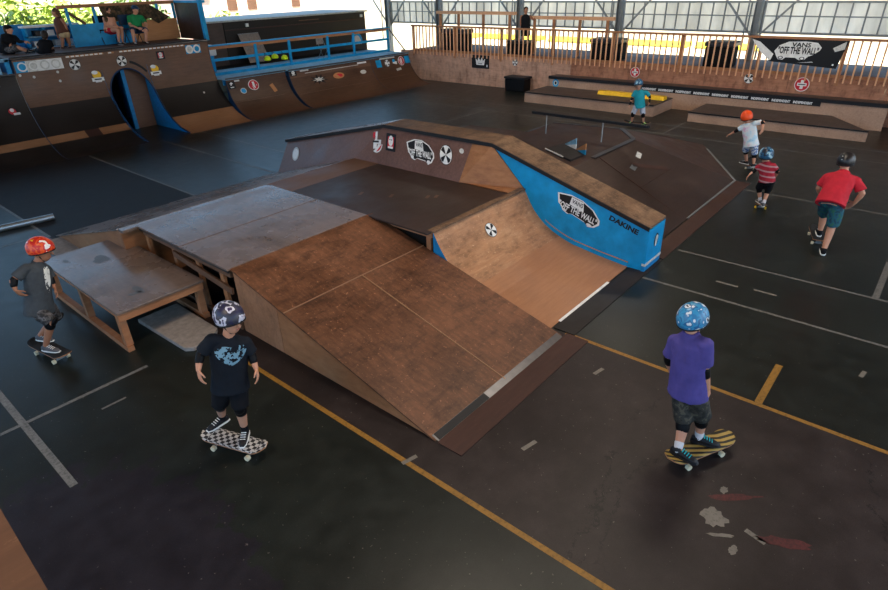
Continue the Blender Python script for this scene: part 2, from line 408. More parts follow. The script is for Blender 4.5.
# rear timber parapet, cladding and steel
wb = MB()
for k, y in enumerate([-3, -.9, 1.55, 4.0, 6.45, 8.9, 11.35, 13.8, 16.25, 18.7]):
    y1 = min(y+2.44, 20.15) if k else -.91
    wb.box((20.7, y, 0), (20.8, y1, 1.2), 0 if k < 6 else 1)
M['wallply_red'] = wood('reddish_plywood', (.18, .07, .038), (.34, .145, .08), (.50, .25, .15), .65, grain=(1, 1.6, 9), scuff=.1, blot=.7)
struct('wall_back', wb, ['wallply_red', 'wallply'])
struct('floor_gallery', MB().box((20.8, -4, 1.0), (24.6, 20.2, 1.14)), 'dark_lumber')
def clad_mat():
    m, nt, b = new_mat('translucent_cladding')
    b.inputs['Base Color'].default_value = (.75, .74, .72, 1); b.inputs['Roughness'].default_value = .5
    tr = nodes(nt, 'ShaderNodeBsdfTranslucent')
    v = coords(nt, (1, .35, .12)); n = noise(nt, v, 3.0, 5, .7)
    L(nt, ramp(nt, n, [(.3, (.62, .60, .56)), (.7, (.96, .93, .88))]), tr.inputs['Color'])
    ms = nodes(nt, 'ShaderNodeMixShader'); ms.inputs[0].default_value = .8
    out = nt.nodes['Material Output']; L(nt, b.outputs[0], ms.inputs[1]); L(nt, tr.outputs[0], ms.inputs[2]); L(nt, ms.outputs[0], out.inputs['Surface'])
    return m
M['cladding'] = clad_mat()
cl = MB(); y = -8
while y < 24.6:
    cl.box((24.70, y, 2.02), (24.712, y+.40, 3.0), 0); cl.box((24.66, y+.40, 2.0), (24.72, y+.44, 3.0), 1); y += .44
struct('wall_cladding', cl, ['cladding', 'post_steel'])
struct('wall_cladding_upper', MB().box((24.7, -8, 3.25), (24.76, 24.6, 7.4)), 'dark_metal')
struct('ceiling', MB().box((-9, -9, 7.4), (24.9, 25.2, 7.55)), 'dark_lumber')
for zz, nm in ((2.0, 'lower'), (2.98, 'upper'), (2.55, 'middle')):
    struct('trim_%s_girt' % nm, MB().box((24.55, -8, zz), (24.66, 24.6, zz+(.07 if nm != 'middle' else .035))), 'post_steel')
for y in (-3.6, 1.2, 6.15, 11.3, 16.1, 20.9, 24.5):
    cb = MB(); cb.box((24.2, y-.11, 0), (24.5, y-.09, 7.4)); cb.box((24.2, y+.09, 0), (24.5, y+.11, 7.4)); cb.box((24.34, y-.09, 0), (24.37, y+.09, 7.4))
    cb.tube([(24.15, y-.25, 1.2), (24.15, y-.25, 7.4)], .035); cb.tube([(24.15, y+.3, 1.2), (24.15, y+.3, 7.4)], .028)
    c = build('steel_column', cb, 'post_steel'); tag(c, None, None, None, 'structure')
    bb = MB()
    bb.beam((24.42, y+.1, 1.9), (24.42, y+1.7, 3.7), .06, .06); bb.beam((24.42, y-.1, 1.9), (24.42, y-1.7, 3.7), .06, .06)
    c = build('column_brace', bb, 'post_steel'); tag(c, None, None, None, 'structure')

# ================================================================== FUNBOX IN THE MIDDLE
def sheet(pts, th=.02):
    """a thin board whose upper face is pts"""
    n = (Vector(pts[1])-Vector(pts[0])).cross(Vector(pts[2])-Vector(pts[0])).normalized()
    if n.z < 0: n = -n
    return [Vector(p)-n*th for p in pts], [Vector(p) for p in pts]
zr = lambda y: .9*(y-2.93)/3.33
t = thing('launch_ramp', 'long brown launch ramp sloping down to the floor at the front of the funbox', 'ramp', (4.4, 4.6, 0))
b = MB(); b.prism(*sheet([(3.18, 2.93, .012), (5.62, 2.93, .012), (5.62, 6.27, .905), (3.18, 6.27, .905)], .022))
build('ramp_surface', b, 'masonite', t)
b = MB()
for a_, c in (((3.18, 5.24), (5.62, 5.24)), ((4.42, 2.96), (4.42, 5.24))):
    p = Vector((*a_, zr(a_[1])+.014)); q = Vector((*c, zr(c[1])+.014)); b.beam(p, q, .014, .010)
build('sheet_seam', b, 'tanply_seam', t)
b = MB(); b.prism([(3.2, 2.95, 0), (3.2, 5.40, 0), (3.2, 5.40, zr(5.40)-.02), (3.2, 2.99, .0)], [(3.22, 2.95, 0), (3.22, 5.40, 0), (3.22, 5.40, zr(5.40)-.02), (3.22, 2.99, 0)])
build('side_panel', b, 'ply_side', t)
b = MB(); b.prism([(3.2, 5.41, 0), (3.2, 6.26, 0), (3.2, 6.26, .875), (3.2, 5.41, zr(5.41)-.02)], [(3.22, 5.41, 0), (3.22, 6.26, 0), (3.22, 6.26, .875), (3.22, 5.41, zr(5.41)-.02)])
M['square_ply'] = wood('square_side_ply', (.20, .085, .04), (.33, .15, .072), (.44, .22, .115), .6, scuff=.1, blot=.4)
tag(build('side_panel', b, 'square_ply', t), 'paler square side panel')
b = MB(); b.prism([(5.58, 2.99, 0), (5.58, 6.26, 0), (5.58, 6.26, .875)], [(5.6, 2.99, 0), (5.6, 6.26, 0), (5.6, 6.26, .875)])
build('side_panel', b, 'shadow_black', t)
b = MB(); b.prism(*sheet([(3.20, 2.90, .004), (5.60, 2.90, .004), (5.60, 2.99, .034), (3.20, 2.99, .034)], .004)); build('metal_lip', b, 'coping', t)
b = MB(); b.prism(*sheet([(3.22, 2.905, .010), (4.05, 2.905, .010), (4.05, 2.985, .038), (3.22, 2.985, .038)], .004)); build('rubber_lip', b, 'black', t)

def plank_strip(x0, x1, y0, y1, label, mat='plank'):
    o = build('threshold_board', MB().box((x0, y0, 0), (x1, y1, .012)), mat); tag(o, label, 'board', 'boards laid on the floor along the ramp feet')
plank_strip(3.18, 5.70, 2.60, 2.90, 'red brown threshold board on the floor at the foot of the launch ramp')
plank_strip(5.72, 8.5, 2.80, 3.10, 'dark threshold board on the floor at the foot of the pale quarter ramp', 'black_sheet')
plank_strip(8.55, 13.3, 2.80, 3.10, 'dark threshold board on the floor at the foot of the far dark ramp')

t = thing('platform', 'worn bluish two-sheet platform at the top of the launch ramp', 'platform', (4.3, 7.5, 0))
build('platform_top', MB().box((3.14, 6.27, .885), (5.50, 8.69, .912)), 'platform', t)
b = MB(); b.box((3.14, 7.44, .912), (5.50, 7.452, .915)); build('sheet_seam', b, 'tan_sheet', t)
b = MB(); b.box((3.145, 6.27, .855), (3.16, 8.69, .885)); build('edge_strip', b, 'black', t)
build('rim_joist', MB().box((3.18, 6.30, .77), (3.22, 8.66, .86)), 'dark_lumber', t)
for y in (6.5, 7.1, 7.75, 8.55): build('stud', MB().box((3.19, y, .09), (3.23, y+.09, .77)), 'ply_side', t)
build('bottom_plate', MB().box((3.18, 6.30, 0), (3.24, 8.66, .09)), 'dark_lumber', t)
build('brace', MB().beam((3.17, 7.75, .72), (3.17, 6.3, .58), .03, .09), 'dark_lumber', t)
build('back_board', MB().box((3.9, 6.3, 0), (3.92, 8.66, .88)), 'shadow_black', t)  # near-black sheet painting the shade inside the open frame

t = thing('funbox_deck', 'dark flat deck in the middle of the funbox behind the launch ramp', 'deck', (6.6, 6.9, 0))
build('deck_top', MB().box((5.505, 5.06, .875), (7.60, 8.16, .900)), 'darkdeck', t)
build('pale_strip', MB().box((5.505, 8.16, .875), (7.60, 8.84, .901)), 'tan_sheet', t)
b = MB(); b.box((2.92, 8.70, .86), (5.50, 8.84, .901)); build('pale_strip', b, 'platform', t)
b = MB(); b.box((5.62, 5.07, .79), (5.66, 6.26, .875)); build('rim_joist', b, 'lumber', t)
build('shade_board', MB().box((5.70, 5.07, 0), (5.72, 6.26, .875)), 'shadow_black', t)  # stands in for the dark gaps of open framing, shade as a black sheet
build('stud', MB().box((5.62, 5.10, .3), (5.66, 5.18, .79)), 'lumber', t)
for x, y in ((6.31, 6.55), (6.62, 6.03), (6.72, 5.93), (6.10, 7.05)):
    build('tape_scrap', MB().prism([(x, y, .900), (x+.13, y+.06, .900), (x+.11, y+.11, .900), (x-.02, y+.05, .900)], [(x, y, .902), (x+.13, y+.06, .902), (x+.11, y+.11, .902), (x-.02, y+.05, .902)]), 'tan_sheet', t)

t = thing('bank_ramp', 'wide worn bank sloping from the funbox deck down to the floor on its far side', 'ramp', (5.3, 10.4, 0))
b = MB(); b.prism(*sheet([(2.90, 8.84, .903), (7.60, 8.84, .903), (7.70, 12.02, .008), (2.90, 12.02, .008)], .02)); build('ramp_surface', b, 'platform', t)
b = MB(); b.prism([(2.93, 8.84, .0), (2.93, 11.98, 0), (2.93, 8.84, .88)], [(2.97, 8.84, 0), (2.97, 11.98, 0), (2.97, 8.84, .88)]); build('side_panel', b, 'ply_side', t)
build('back_board', MB().box((2.93, 8.80, 0), (5.4, 8.83, .86)), 'ply_side', t)

# pale quarter ramp beside the launch ramp
QP = [(5.06, .902), (5.00, .80), (4.93, .68), (4.84, .56), (4.74, .455), (4.62, .36), (4.48, .28), (4.34, .22), (4.18, .165), (4.04, .128), (3.6, .062), (3.12, .008)]
t = thing('quarter_ramp', 'pale brown quarter ramp curving from the deck down to the floor beside the blue wall', 'ramp', (6.8, 4.1, 0))
def curve_strip(pts, x0, x1, th=.02, mi=0, mb=None):
    b = mb or MB(); lo = [Vector((x0, y, z)) for y, z in pts]; hi = [Vector((x1, y, z)) for y, z in pts]
    for i in range(len(pts)-1): b.face([lo[i], hi[i], hi[i+1], lo[i+1]], mi)
    return b
build('curved_surface', curve_strip(QP[:8], 5.62, 7.95), 'tanply', t, smooth=True, weld=True)
M['tanply_lower'] = wood('smooth_light_brown_ply', (.26, .115, .052), (.36, .165, .078), (.44, .22, .11), .5, scuff=.2)
build('lower_surface', curve_strip(QP[7:10], 5.62, 7.95), 'tanply_lower', t, smooth=True, weld=True)
build('run_out', curve_strip([(y, z+.004) for y, z in QP[9:]], 5.62, 7.95), 'tanply_lower', t, smooth=True, weld=True)
b = MB(); b.prism([(5.63, y, z-.01) for y, z in QP]+[(5.63, 5.06, 0)], [(5.66, y, z-.01) for y, z in QP]+[(5.66, 5.06, 0)]); tag(build('side_panel', b, 'blue2', t), 'blue side panel')
build('coping', MB().box((5.60, 5.02, .885), (7.93, 5.13, .908)), 'cap_wood', t)
b = MB(); b.prism(*sheet([(5.9, 3.07, .006), (7.3, 3.07, .006), (7.3, 3.14, .016), (5.9, 3.14, .016)], .003)); build('metal_lip', b, 'white', t)
def on_curve(y):
    for (a, za), (c, zc) in zip(QP, QP[1:]):
        if c <= y <= a: return za+(zc-za)*(y-a)/(c-a)
    return 0
sc_ = Vector((6.74, 4.865, on_curve(4.865))); st_ = Vector((0, 4.93-4.80, on_curve(4.93)-on_curve(4.80))).normalized(); sn_ = Vector((0, -st_.z, st_.y))
stick(t, 'round_sticker', lambda s, w, h: sc_+Vector((s, 0, 0))+st_*w+sn_*h, .014, lambda A: art_wheel(A, 0, 0, .12))

# leaning wall with sloping cap
zb = lambda y: .9 if y < 8.84 else .9*(12.02-y)/3.18
def zt(y):
    if y > 8.3: return .79+(1.53-.79)*(11.6-y)/3.3
    if y > 5.72: return 1.53
    return .70+(1.53-.70)*(y-2.88)/2.84
t = thing('bank_ledge', 'leaning brown wall with a weathered wooden cap and a blue panelled end', 'wall ramp', (8.1, 7.4, 0))
ys = [11.6, 10.7, 9.9, 8.84, 8.3, 7.6, 6.7, 6.15]
def xt(y): return 8.15
b = MB()
for i in range(len(ys)-1):
    y0, y1 = ys[i], ys[i+1]
    b.face([(7.57, y0, zb(y0)), (7.57, y1, zb(y1)), (7.98, y1, zt(y1)), (7.98, y0, zt(y0))])
build('leaning_face', b, 'bankwall', t)
b = MB(); b.face([(7.57, 6.15, .9), (7.94, 5.06, .9), (7.94, 5.72, 1.52), (7.98, 6.15, 1.53)]); b.face([(7.57, 6.15, .9), (7.57, 5.06, .9), (7.94, 5.06, .9)]); build('corner_panel', b, 'ply_side', t)
# body behind the faces
b = MB()
prof = [(11.62, 0), (11.62, zt(11.62)-.03), (8.3, 1.50), (5.72, 1.50), (2.90, .675), (2.90, 0)]
b.prism([(8.05, y, z) for y, z in prof], [(8.50, y, z) for y, z in prof]); build('core', b, 'dark_lumber', t)
bl = [(5.72, 1.53), (2.88, .70), (2.88, .0)]+[(y, z) for y, z in reversed(QP)]
b = MB(); b.prism([(7.95, y, z) for y, z in bl], [(8.05, y, z) for y, z in bl]); tag(build('blue_panel', b, 'blue', t), 'blue painted side panel')
b = MB(); b.box((7.93, 2.85, .14), (8.52, 2.90, .685)); tag(build('end_panel', b, 'blue', t), 'blue end panel')
b = MB(); b.box((7.93, 2.84, .10), (8.52, 2.90, .14)); build('end_strip', b, 'offwhite', t)
b = MB(); b.box((7.93, 2.85, 0), (8.52, 2.90, .10)); tag(build('end_panel', b, 'blue2', t), 'deep blue end panel')
# worn band that follows the curve on the blue face
b = MB(); q2 = [(y, z+.075) for y, z in QP[5:]]
for i in range(len(q2)-1): b.face([(7.946, q2[i][0], q2[i][1]), (7.946, q2[i+1][0], q2[i+1][1]), (7.946, q2[i+1][0], q2[i+1][1]+.018), (7.946, q2[i][0], q2[i][1]+.018)])
build('worn_band', b, 'orange_tape', t)
def cap_part(y0, y1, mat, n=1):
    b = MB(); p0 = Vector((0, y0, zt(y0))); p1 = Vector((0, y1, zt(y1)))
    x0, x1 = 7.94, 8.54
    b.prism([(x0, y0, zt(y0)-.0), (x1, y0, zt(y0)), (x1, y1, zt(y1)), (x0, y1, zt(y1))], [(x0, y0, zt(y0)+.035), (x1, y0, zt(y0)+.035), (x1, y1, zt(y1)+.035), (x0, y1, zt(y1)+.035)])
    return build('cap_board', b, mat, t)
cap_part(11.62, 8.3, 'platform'); cap_part(8.3, 5.72, 'cap_wood'); cap_part(5.72, 2.86, 'cap_wood')
b = MB()
for y0, y1 in ((11.63, 8.3), (8.3, 5.72), (5.72, 2.86)):
    b.prism([(7.92, y0, zt(y0)-.03), (7.95, y0, zt(y0)-.03), (7.95, y1, zt(y1)-.03), (7.92, y1, zt(y1)-.03)], [(7.92, y0, zt(y0)+.03), (7.95, y0, zt(y0)+.03), (7.95, y1, zt(y1)+.03), (7.92, y1, zt(y1)+.03)])
build('cap_edging', b, 'black', t)
def lean(s, w, h):     # s = y, w = fraction up the leaning face
    z0, z1 = zb(s), zt(s); return Vector((7.57+.41*w-h*.84, s+(w-.55)*.28, z0+(z1-z0)*w+h*.55))
stick(t, 'sticker', lean, .006, lambda A: (A.disc(11.1, .52, .13, .20, 5), A.disc(11.1, .52, .10, .15, 0, 1)),
  lambda A: (A.disc(8.38, .52, .16, .25, 0, 0, 12, PI*1.02, PI*1.98), A.disc(8.38, .52, .14, .22, 2, 1, 12, PI*1.02, PI*1.5), A.rect(8.40, .56, .28, .11, 0, 2), A.rect(8.42, .60, .10, .46, 0, 2.4), A.poly([(8.50, .62), (8.50, .80), (8.43, .84), (8.43, .62)], 2, 2.8), A.rect(8.42, .56, .20, .05, 1, 3.4)),
  lambda A: art_face(A, 8.0, .60, .26, .44), lambda A: art_skate(A, 7.22, .52, .70, .56, -1), lambda A: art_wheel(A, 6.62, .56, .15, .24), lambda A: A.disc(6.27, .72, .05, .06, 5))
# artwork on the blue face
def onx(px, py, x):
    d = ray(px, py); return CAM+d*(x/d.x)
def ony(px, py, y):
    d = ray(px, py); return CAM+d*(y/d.y)
sl = math.atan2(.83, 2.84)
def slopefn(o):
    ax = Vector((0, -math.cos(sl), -math.sin(sl))); up = Vector((0, -math.sin(sl), math.cos(sl)))
    return lambda s, w, h: o+ax*s+up*w+Vector((-h, 0, 0))
o1 = onx(579, 210.5, 7.95); A = Art(slopefn(o1)); art_skate(A, 0, 0, .84, .36, 1); build('skateboard_sticker', A.mb, ART, t)
o2 = onx(624, 225, 7.95)
A = Art(slopefn(o2)); A.text('DAKINE', 0, 0, .50, .085, 1, 0, .045); build('lettering_sticker', A.mb, ART, t)
ef = lambda s, w, h: Vector((s, 2.85-h, w))
A = Art(ef); A.disc(8.24, .44, .075, .11, 1); A.disc(8.25, .46, .05, .06, 5, 1); A.rect(8.23, .38, .05, .08, 0, 2); build('oval_sticker', A.mb, ART, t)

# far dark pyramid
ZD = .9
t = thing('far_pyramid', 'dark low pyramid of masonite sheets beyond the blue walled ledge', 'ramp', (11, 6, 0))
top = [(8.62, 5.02), (12.05, 4.98), (12.80, 5.60), (12.50, 7.20), (11.36, 7.22), (11.22, 8.75), (8.62, 8.75)]
b = MB(); b.prism([(x, y, ZD-.03) for x, y in top], [(x, y, ZD) for x, y in top]); build('deck_top', b, 'farramp', t)
b = MB(); b.face([(8.62, 5.02, ZD), (12.05, 4.98, ZD), (13.31, 3.13, .01), (8.62, 3.13, .01)]); build('front_slope', b, 'darkdeck', t)
b = MB(); b.face([(12.05, 4.98, ZD), (12.80, 5.60, ZD), (15.97, 4.70, .01), (13.31, 3.13, .01)]); build('corner_slope', b, 'farramp', t)
b = MB(); b.face([(12.80, 5.60, ZD), (12.50, 7.20, ZD), (16.3, 7.20, .01), (16.35, 5.9, .01), (15.97, 4.70, .01)]); build('rear_slope', b, 'farramp', t)
b = MB(); b.face([(11.22, 8.75, ZD), (8.62, 8.75, ZD), (8.62, 11.9, .01), (11.4, 11.9, .01)]); b.face([(11.36, 7.22, ZD), (11.22, 8.75, ZD), (11.4, 11.9, .01), (12.6, 8.0, .01)])
b.face([(11.36, 7.22, ZD), (12.5, 7.20, ZD), (16.3, 7.2, .01), (12.6, 7.9, .01)]); build('side_slope', b, 'black_sheet', t)
for a_, c, w, nm in (((10.25, 5.0, ZD+.008), (12.05, 4.98, ZD+.008), .10, 'metal_coping'), ((12.05, 4.98, ZD+.008), (12.80, 5.60, ZD+.008), .10, 'metal_coping'), ((11.36, 7.22, ZD+.006), (12.25, 7.20, ZD+.006), .06, 'metal_coping'), ((10.5, 3.14, .012), (13.31, 3.13, .012), .05, 'metal_lip'), ((13.31, 3.13, .014), (15.6, 4.48, .014), .05, 'metal_lip'), ((12.8, 5.6, ZD+.004), (12.5, 7.2, ZD+.004), .04, 'metal_coping')):
    build(nm, MB().beam(a_, c, w, .012), 'coping' if nm == 'metal_coping' else 'post_steel', t)
b = MB()
fz = lambda y: .01+(ZD-.01)*(y-3.13)/1.87
b.beam((10.42, 3.16, .02), (10.42, 4.95, fz(4.95)+.008), .02, .006); b.beam((11.9, 4.05, fz(4.05)+.006), (10.45, 4.05, fz(4.05)+.006), .012, .006); build('sheet_seam', b, 'plank', t)
ff = lambda s, w, h: Vector((s, w, fz(w)+h))
for op in (lambda A: A.rect(11.55, 4.62, .26, .10, 5, 0, .3), lambda A: A.rect(10.95, 4.45, .24, .11, 3, 0, .2), lambda A: A.rect(11.4, 4.3, .9, .12, 6, 0, -.5)):
    A = Art(ff, .008); op(A); build('worn_patch', A.mb, ['white', 'black', 'red', 'steel', 'yellow', 'offwhite', 'plank'], t)

t = thing('grind_rail', 'black flat grind rail on two thin posts on the dark pyramid deck', 'rail', (11.45, 5.8, ZD))
build('rail_bar', MB().beam((11.45, 4.45, 1.33), (11.45, 7.15, 1.33), .06, .05), 'black', t)
for y in (5.43, 6.78):
    build('post', MB().tube([(11.45, y, ZD), (11.45, y, 1.31)], .014), 'steel', t)
t = thing('kicker_box', 'small black wedge with two painted triangular fins on the dark pyramid', 'kicker', (10.4, 5.7, ZD))
q = [(10.25, 6.04), (9.78, 5.22), (10.36, 5.22), (11.02, 5.95)]
b = MB(); b.prism([(x, y, ZD+.001) for x, y in q], [(x, y, ZD+.035) for x, y in q]); build('body', b, 'black_sheet', t)
build('white_edge', MB().beam((10.25, 6.06, ZD+.03), (9.9, 5.45, ZD+.03), .02, .02), 'white', t)
P0, P1, P2 = G(564.7, 143.9, ZD+.035), G(575.5, 149.3, ZD+.035), G(585, 155, ZD+.035)
for k, (a_, c) in enumerate(((P0, P1), (P1, P2))):
    n = Vector((.012, -.012, 0)); ap = c+Vector((0, 0, .22))
    b = MB(); b.prism([a_, c, ap], [a_+n, c+n, ap+n]); f = build('fin', b, 'skyblue_deck' if k == 0 else 'orange_tape', t)
    mid = (a_+c*2)/3-n*.1
    b = MB(); b.prism([a_*.8+c*.2-n*.2, c-n*.2, (c*.55+ap*.45)-n*.2], [a_*.8+c*.2+n*1.1, c+n*1.1, (c*.55+ap*.45)+n*1.1]); build('painted_patch', b, 'white' if k == 0 else 'blue', f)

# ================================================================== GRIND BOX AT LEFT
t = thing('grind_box', 'low plywood grind box on timber legs beside the platform', 'box', (2.6, 8.2, 0))
build('box_top', MB().box((1.98, 6.93, .545), (3.12, 9.43, .575)), 'platform', t, bevel=.004)
for nm, a_, c in (('rim_board', (1.99, 6.95, .44), (3.10, 6.99, .545)), ('rim_board', (1.99, 6.99, .50), (2.03, 9.40, .545)), ('rim_board', (3.08, 6.99, .46), (3.11, 9.40, .545)), ('rim_board', (1.99, 9.38, .46), (3.11, 9.42, .545)),
                  ('skid', (1.99, 6.97, 0), (2.07, 9.42, .07)), ('skid', (3.03, 6.97, 0), (3.11, 9.42, .07))):
    build(nm, MB().box(a_, c), 'lumber', t)
for x in (2.0, 3.02):
    for y in (7.0, 8.15, 9.32): build('leg', MB().box((x, y, .07), (x+.085, y+.085, .545)), 'lumber', t)
def wear(o, pts, mat, z): build('worn_patch', MB().face([(x, y, z) for x, y in pts]), mat, o)
M['patch'] = flat('bluish_worn_patch', (.10, .10, .105), .4)
for cx, cy, rx, ry in ((2.45, 7.35, .05, .13), (2.36, 7.28, .08, .05), (2.55, 8.75, .10, .17), (2.2, 9.1, .03, .08)):
    rnd = random.Random(int(cx*100)); wear(t, [(cx+rx*(1+rnd.uniform(-.3, .3))*math.cos(k*PI/6), cy+ry*(1+rnd.uniform(-.3, .3))*math.sin(k*PI/6)) for k in range(12)], 'patch', .5765)
b = MB(); b.prism([(2.40, 7.6, .0), (2.44, 6.42, .0), (2.52, 6.33, .0), (2.90, 6.45, .0), (2.96, 6.52, .0), (2.96, 7.6, .0)], [(2.40, 7.6, .06), (2.44, 6.42, .06), (2.52, 6.33, .06), (2.90, 6.45, .06), (2.96, 6.52, .06), (2.96, 7.6, .06)])
o = build('foam_mat', b, 'grey_mat', bevel=.012); tag(o, 'grey padded mat on the floor under the grind box', 'mat')
o = build('plywood_offcut', MB().box((2.55, 10.95, 0), (3.12, 11.85, .015)), 'grey_mat'); tag(o, 'grey plywood offcut flat on the floor at the tip of the bank', 'board')
t = thing('steel_pipe', 'long silver steel pipe lying on the floor near the left ramp', 'pipe', (2, 13.1, 0))
build('pipe', MB().tube([(.2, 13.45, .065), (3.22, 12.98, .065)], .062, 14), 'steel', t, smooth=False)
build('foot_plate', MB().box((1.2, 13.2, 0), (1.28, 13.42, .02)), 'dark_metal', t)

# ================================================================== LEFT ROW OF QUARTERPIPES
RB, Y0, HB = 1.95, 17.75, 2.4
def bigp(x, a, h=0):
    if a < RB*PI/2:
        t = a/RB; return Vector((x, Y0+(RB-h)*math.sin(t), RB-(RB-h)*math.cos(t)))
    return Vector((x, Y0+RB-h, RB+(a-RB*PI/2)))
AMAX = RB*PI/2+(HB-RB)
def arch(x):
    k = (x-8.10)/.66
    return 2.12+.84*math.sqrt(max(0, 1-k*k))
mats = ['black_sheet', 'tan_sheet', 'orange_strip', 'plank']
xs = [5.2+.2*i for i in range(0, 11)]+[7.44, 7.45, 7.47]+[7.44+.055*i for i in range(1, 24)]+[8.73, 8.75, 8.76]+[8.8+.2*i for i in range(0, 11)]+[10.98]
xs = sorted(set(round(x, 3) for x in xs if x < 7.43 or 7.44 <= x <= 8.76 or x > 8.78))
arcs = [0, .2, .4, .6, .8, 1.03, 1.2, 1.31, 1.5, 1.7, 1.95, 2.24, 2.4, 2.6, 2.8, 3.0, 3.25, AMAX]
b = MB()
for i in range(len(xs)-1):
    x0, x1 = xs[i], xs[i+1]; xm = (x0+x1)/2; hole = 7.44 < xm < 8.76
    h0, h1 = (arch(x0), arch(x1)) if hole else (0, 0); hm = max(h0, h1)
    for j in range(len(arcs)-1):
        a0, a1 = arcs[j], arcs[j+1]; am = (a0+a1)/2
        if a1 <= hm: continue
        if am > 2.24: mi = 1
        elif am > 1.31: mi = 0
        elif xm < 7.5: mi = 0 if am < 1.03 else (3 if 6.2 < xm < 6.66 else 2)
        else: mi = 0 if am > 1.2 else 2
        if a0 < hm: b.face([bigp(x0, h0), bigp(x1, h1), bigp(x1, a1), bigp(x0, a1)], 1)
        else: b.face([bigp(x0, a0), bigp(x1, a0), bigp(x1, a1), bigp(x0, a1)], mi)
t = thing('vert_ramp', 'tall brown quarterpipe with an arched tunnel and round stickers', 'ramp', (8.1, 19, 0))
build('riding_surface', b, mats, t, smooth=True, weld=True)
# arch trim
b = MB(); pts = [bigp(8.10-.66*math.cos(k*PI/24), 2.12+.84*math.sin(k*PI/24), .012) for k in range(25)]
build('arch_trim', MB().tube([bigp(7.44, .1, .01)]+[bigp(7.44, a, .01) for a in (.6, 1.1, 1.6)]+pts+[bigp(8.76, a, .01) for a in (1.6, 1.1, .6, .1)], .022, 6), 'navy', t)
tp = lambda x, th: ([(x, bigp(x, a).y, bigp(x, a).z) for a in [0.02]+arcs[1:-2]]+[(x, 22.2, 2.3), (x, 22.2, 0)])
for x, th in ((7.40, .03), (8.77, .03)):
    pf = tp(x, th); b = MB(); b.prism(pf, [(p[0]+th, p[1], p[2]) for p in pf]); build('tunnel_wall', b, 'blue2' if x > 8 else 'blue2', t)
build('tunnel_roof', MB().box((7.4, 19.72, 1.95), (8.8, 22.25, 2.0)), 'navy', t)
build('tunnel_panel', MB().box((8.15, 20.0, 0), (8.76, 20.03, 1.95)), 'tan_sheet', t)
build('tunnel_post', MB().box((8.04, 19.95, 0), (8.15, 20.05, 1.95)), 'blue2', t)
build('tunnel_back', MB().box((7.4, 22.2, 0), (8.8, 22.25, 2.2)), 'black', t)
for x in (5.2, 10.96):
    pf = [(x, bigp(x, a).y, bigp(x, a).z) for a in [0]+arcs[1:]]+[(x, 22.4, 2.38), (x, 22.4, 0)]
    b = MB(); b.prism(pf, [(p[0]+.02, p[1], p[2]) for p in pf]); build('side_panel', b, 'navy', t)
build('platform_top', MB().box((5.2, 19.72, 2.36), (10.98, 22.6, 2.40)), 'dark_lumber', t)
build('coping', MB().tube([(5.2, 19.69, 2.40), (10.98, 19.69, 2.40)], .03), 'coping', t)
build('front_board', MB().box((5.2, 19.72, 2.40), (10.98, 19.76, 2.45)), 'black', t)
fn = lambda s, w, h: bigp(s, w, h)
A = Art(fn, .012)
A.rect(5.85, 3.30, 1.18, .28, 0)
A.rect(5.38, 3.30, .28, .28, 3, 1); A.rect(5.66, 3.30, .24, .28, 5, 1)
for k, x in enumerate((5.42, 5.70, 5.98, 6.26)):
    A.disc(x, 3.30, .12, .12, 0 if k < 2 else 5, 2); A.disc(x, 3.30, .085, .085, 3 if k == 0 else 5 if k == 1 else 0, 3)
build('ring_banner', A.mb, ART, t)
for xa, xb_ in ((6.55, 7.6), (7.72, 7.9), (8.05, 10.15)):
    A = Art(fn, .012); A.rect((xa+xb_)/2, 3.44, xb_-xa, .045, 6, 0); x = xa+.06
    while x < xb_-.05: A.rect(x, 3.44, .09, .035, 0, 1); x += .13
    build('sticker_strip', A.mb, ART, t)
for x, a_, kind in ((6.74, 3.22, 'w'), (8.06, 3.18, 'w'), (7.24, 2.83, 'b'), (9.00, 2.80, 'b'), (9.29, 3.22, 'f'), (10.42, 3.30, 'r')):
    A = Art(fn, .012)
    if kind == 'w': art_wheel(A, x, a_, .155)
    elif kind == 'b': art_badge(A, x, a_, .34, .34)
    elif kind == 'f': art_face(A, x, a_, .26, .24)
    else:
        A.rect(x, a_, .52, .26, 3); A.disc(x-.13, a_, .13, .13, 0, 1); A.disc(x-.13, a_, .08, .08, 5, 2); A.disc(x+.13, a_, .13, .13, 0, 1); A.disc(x+.13, a_, .08, .08, 3, 2)
    build({'w': 'round_sticker', 'b': 'badge_sticker', 'f': 'face_sticker', 'r': 'ring_sticker'}[kind], A.mb, ART, t)
A = Art(fn, .012); A.poly([(8.10+r_*math.cos(th), 2.12+r_*1.25*math.sin(th)) for r_, th in [(.80, 1.35-.08*k) for k in range(9)]+[(.86, .71+.08*k) for k in range(9)]], 1); build('arch_lettering', A.mb, ART, t)
A = None
for x, a_ in ((5.3, 3.10), (5.62, 3.02), (6.24, 3.08), (6.23, 2.84), (10.3, 1.9)): stick(t, 'dot_sticker', fn, .012, lambda A: A.disc(x, a_, .035, .035, 5))


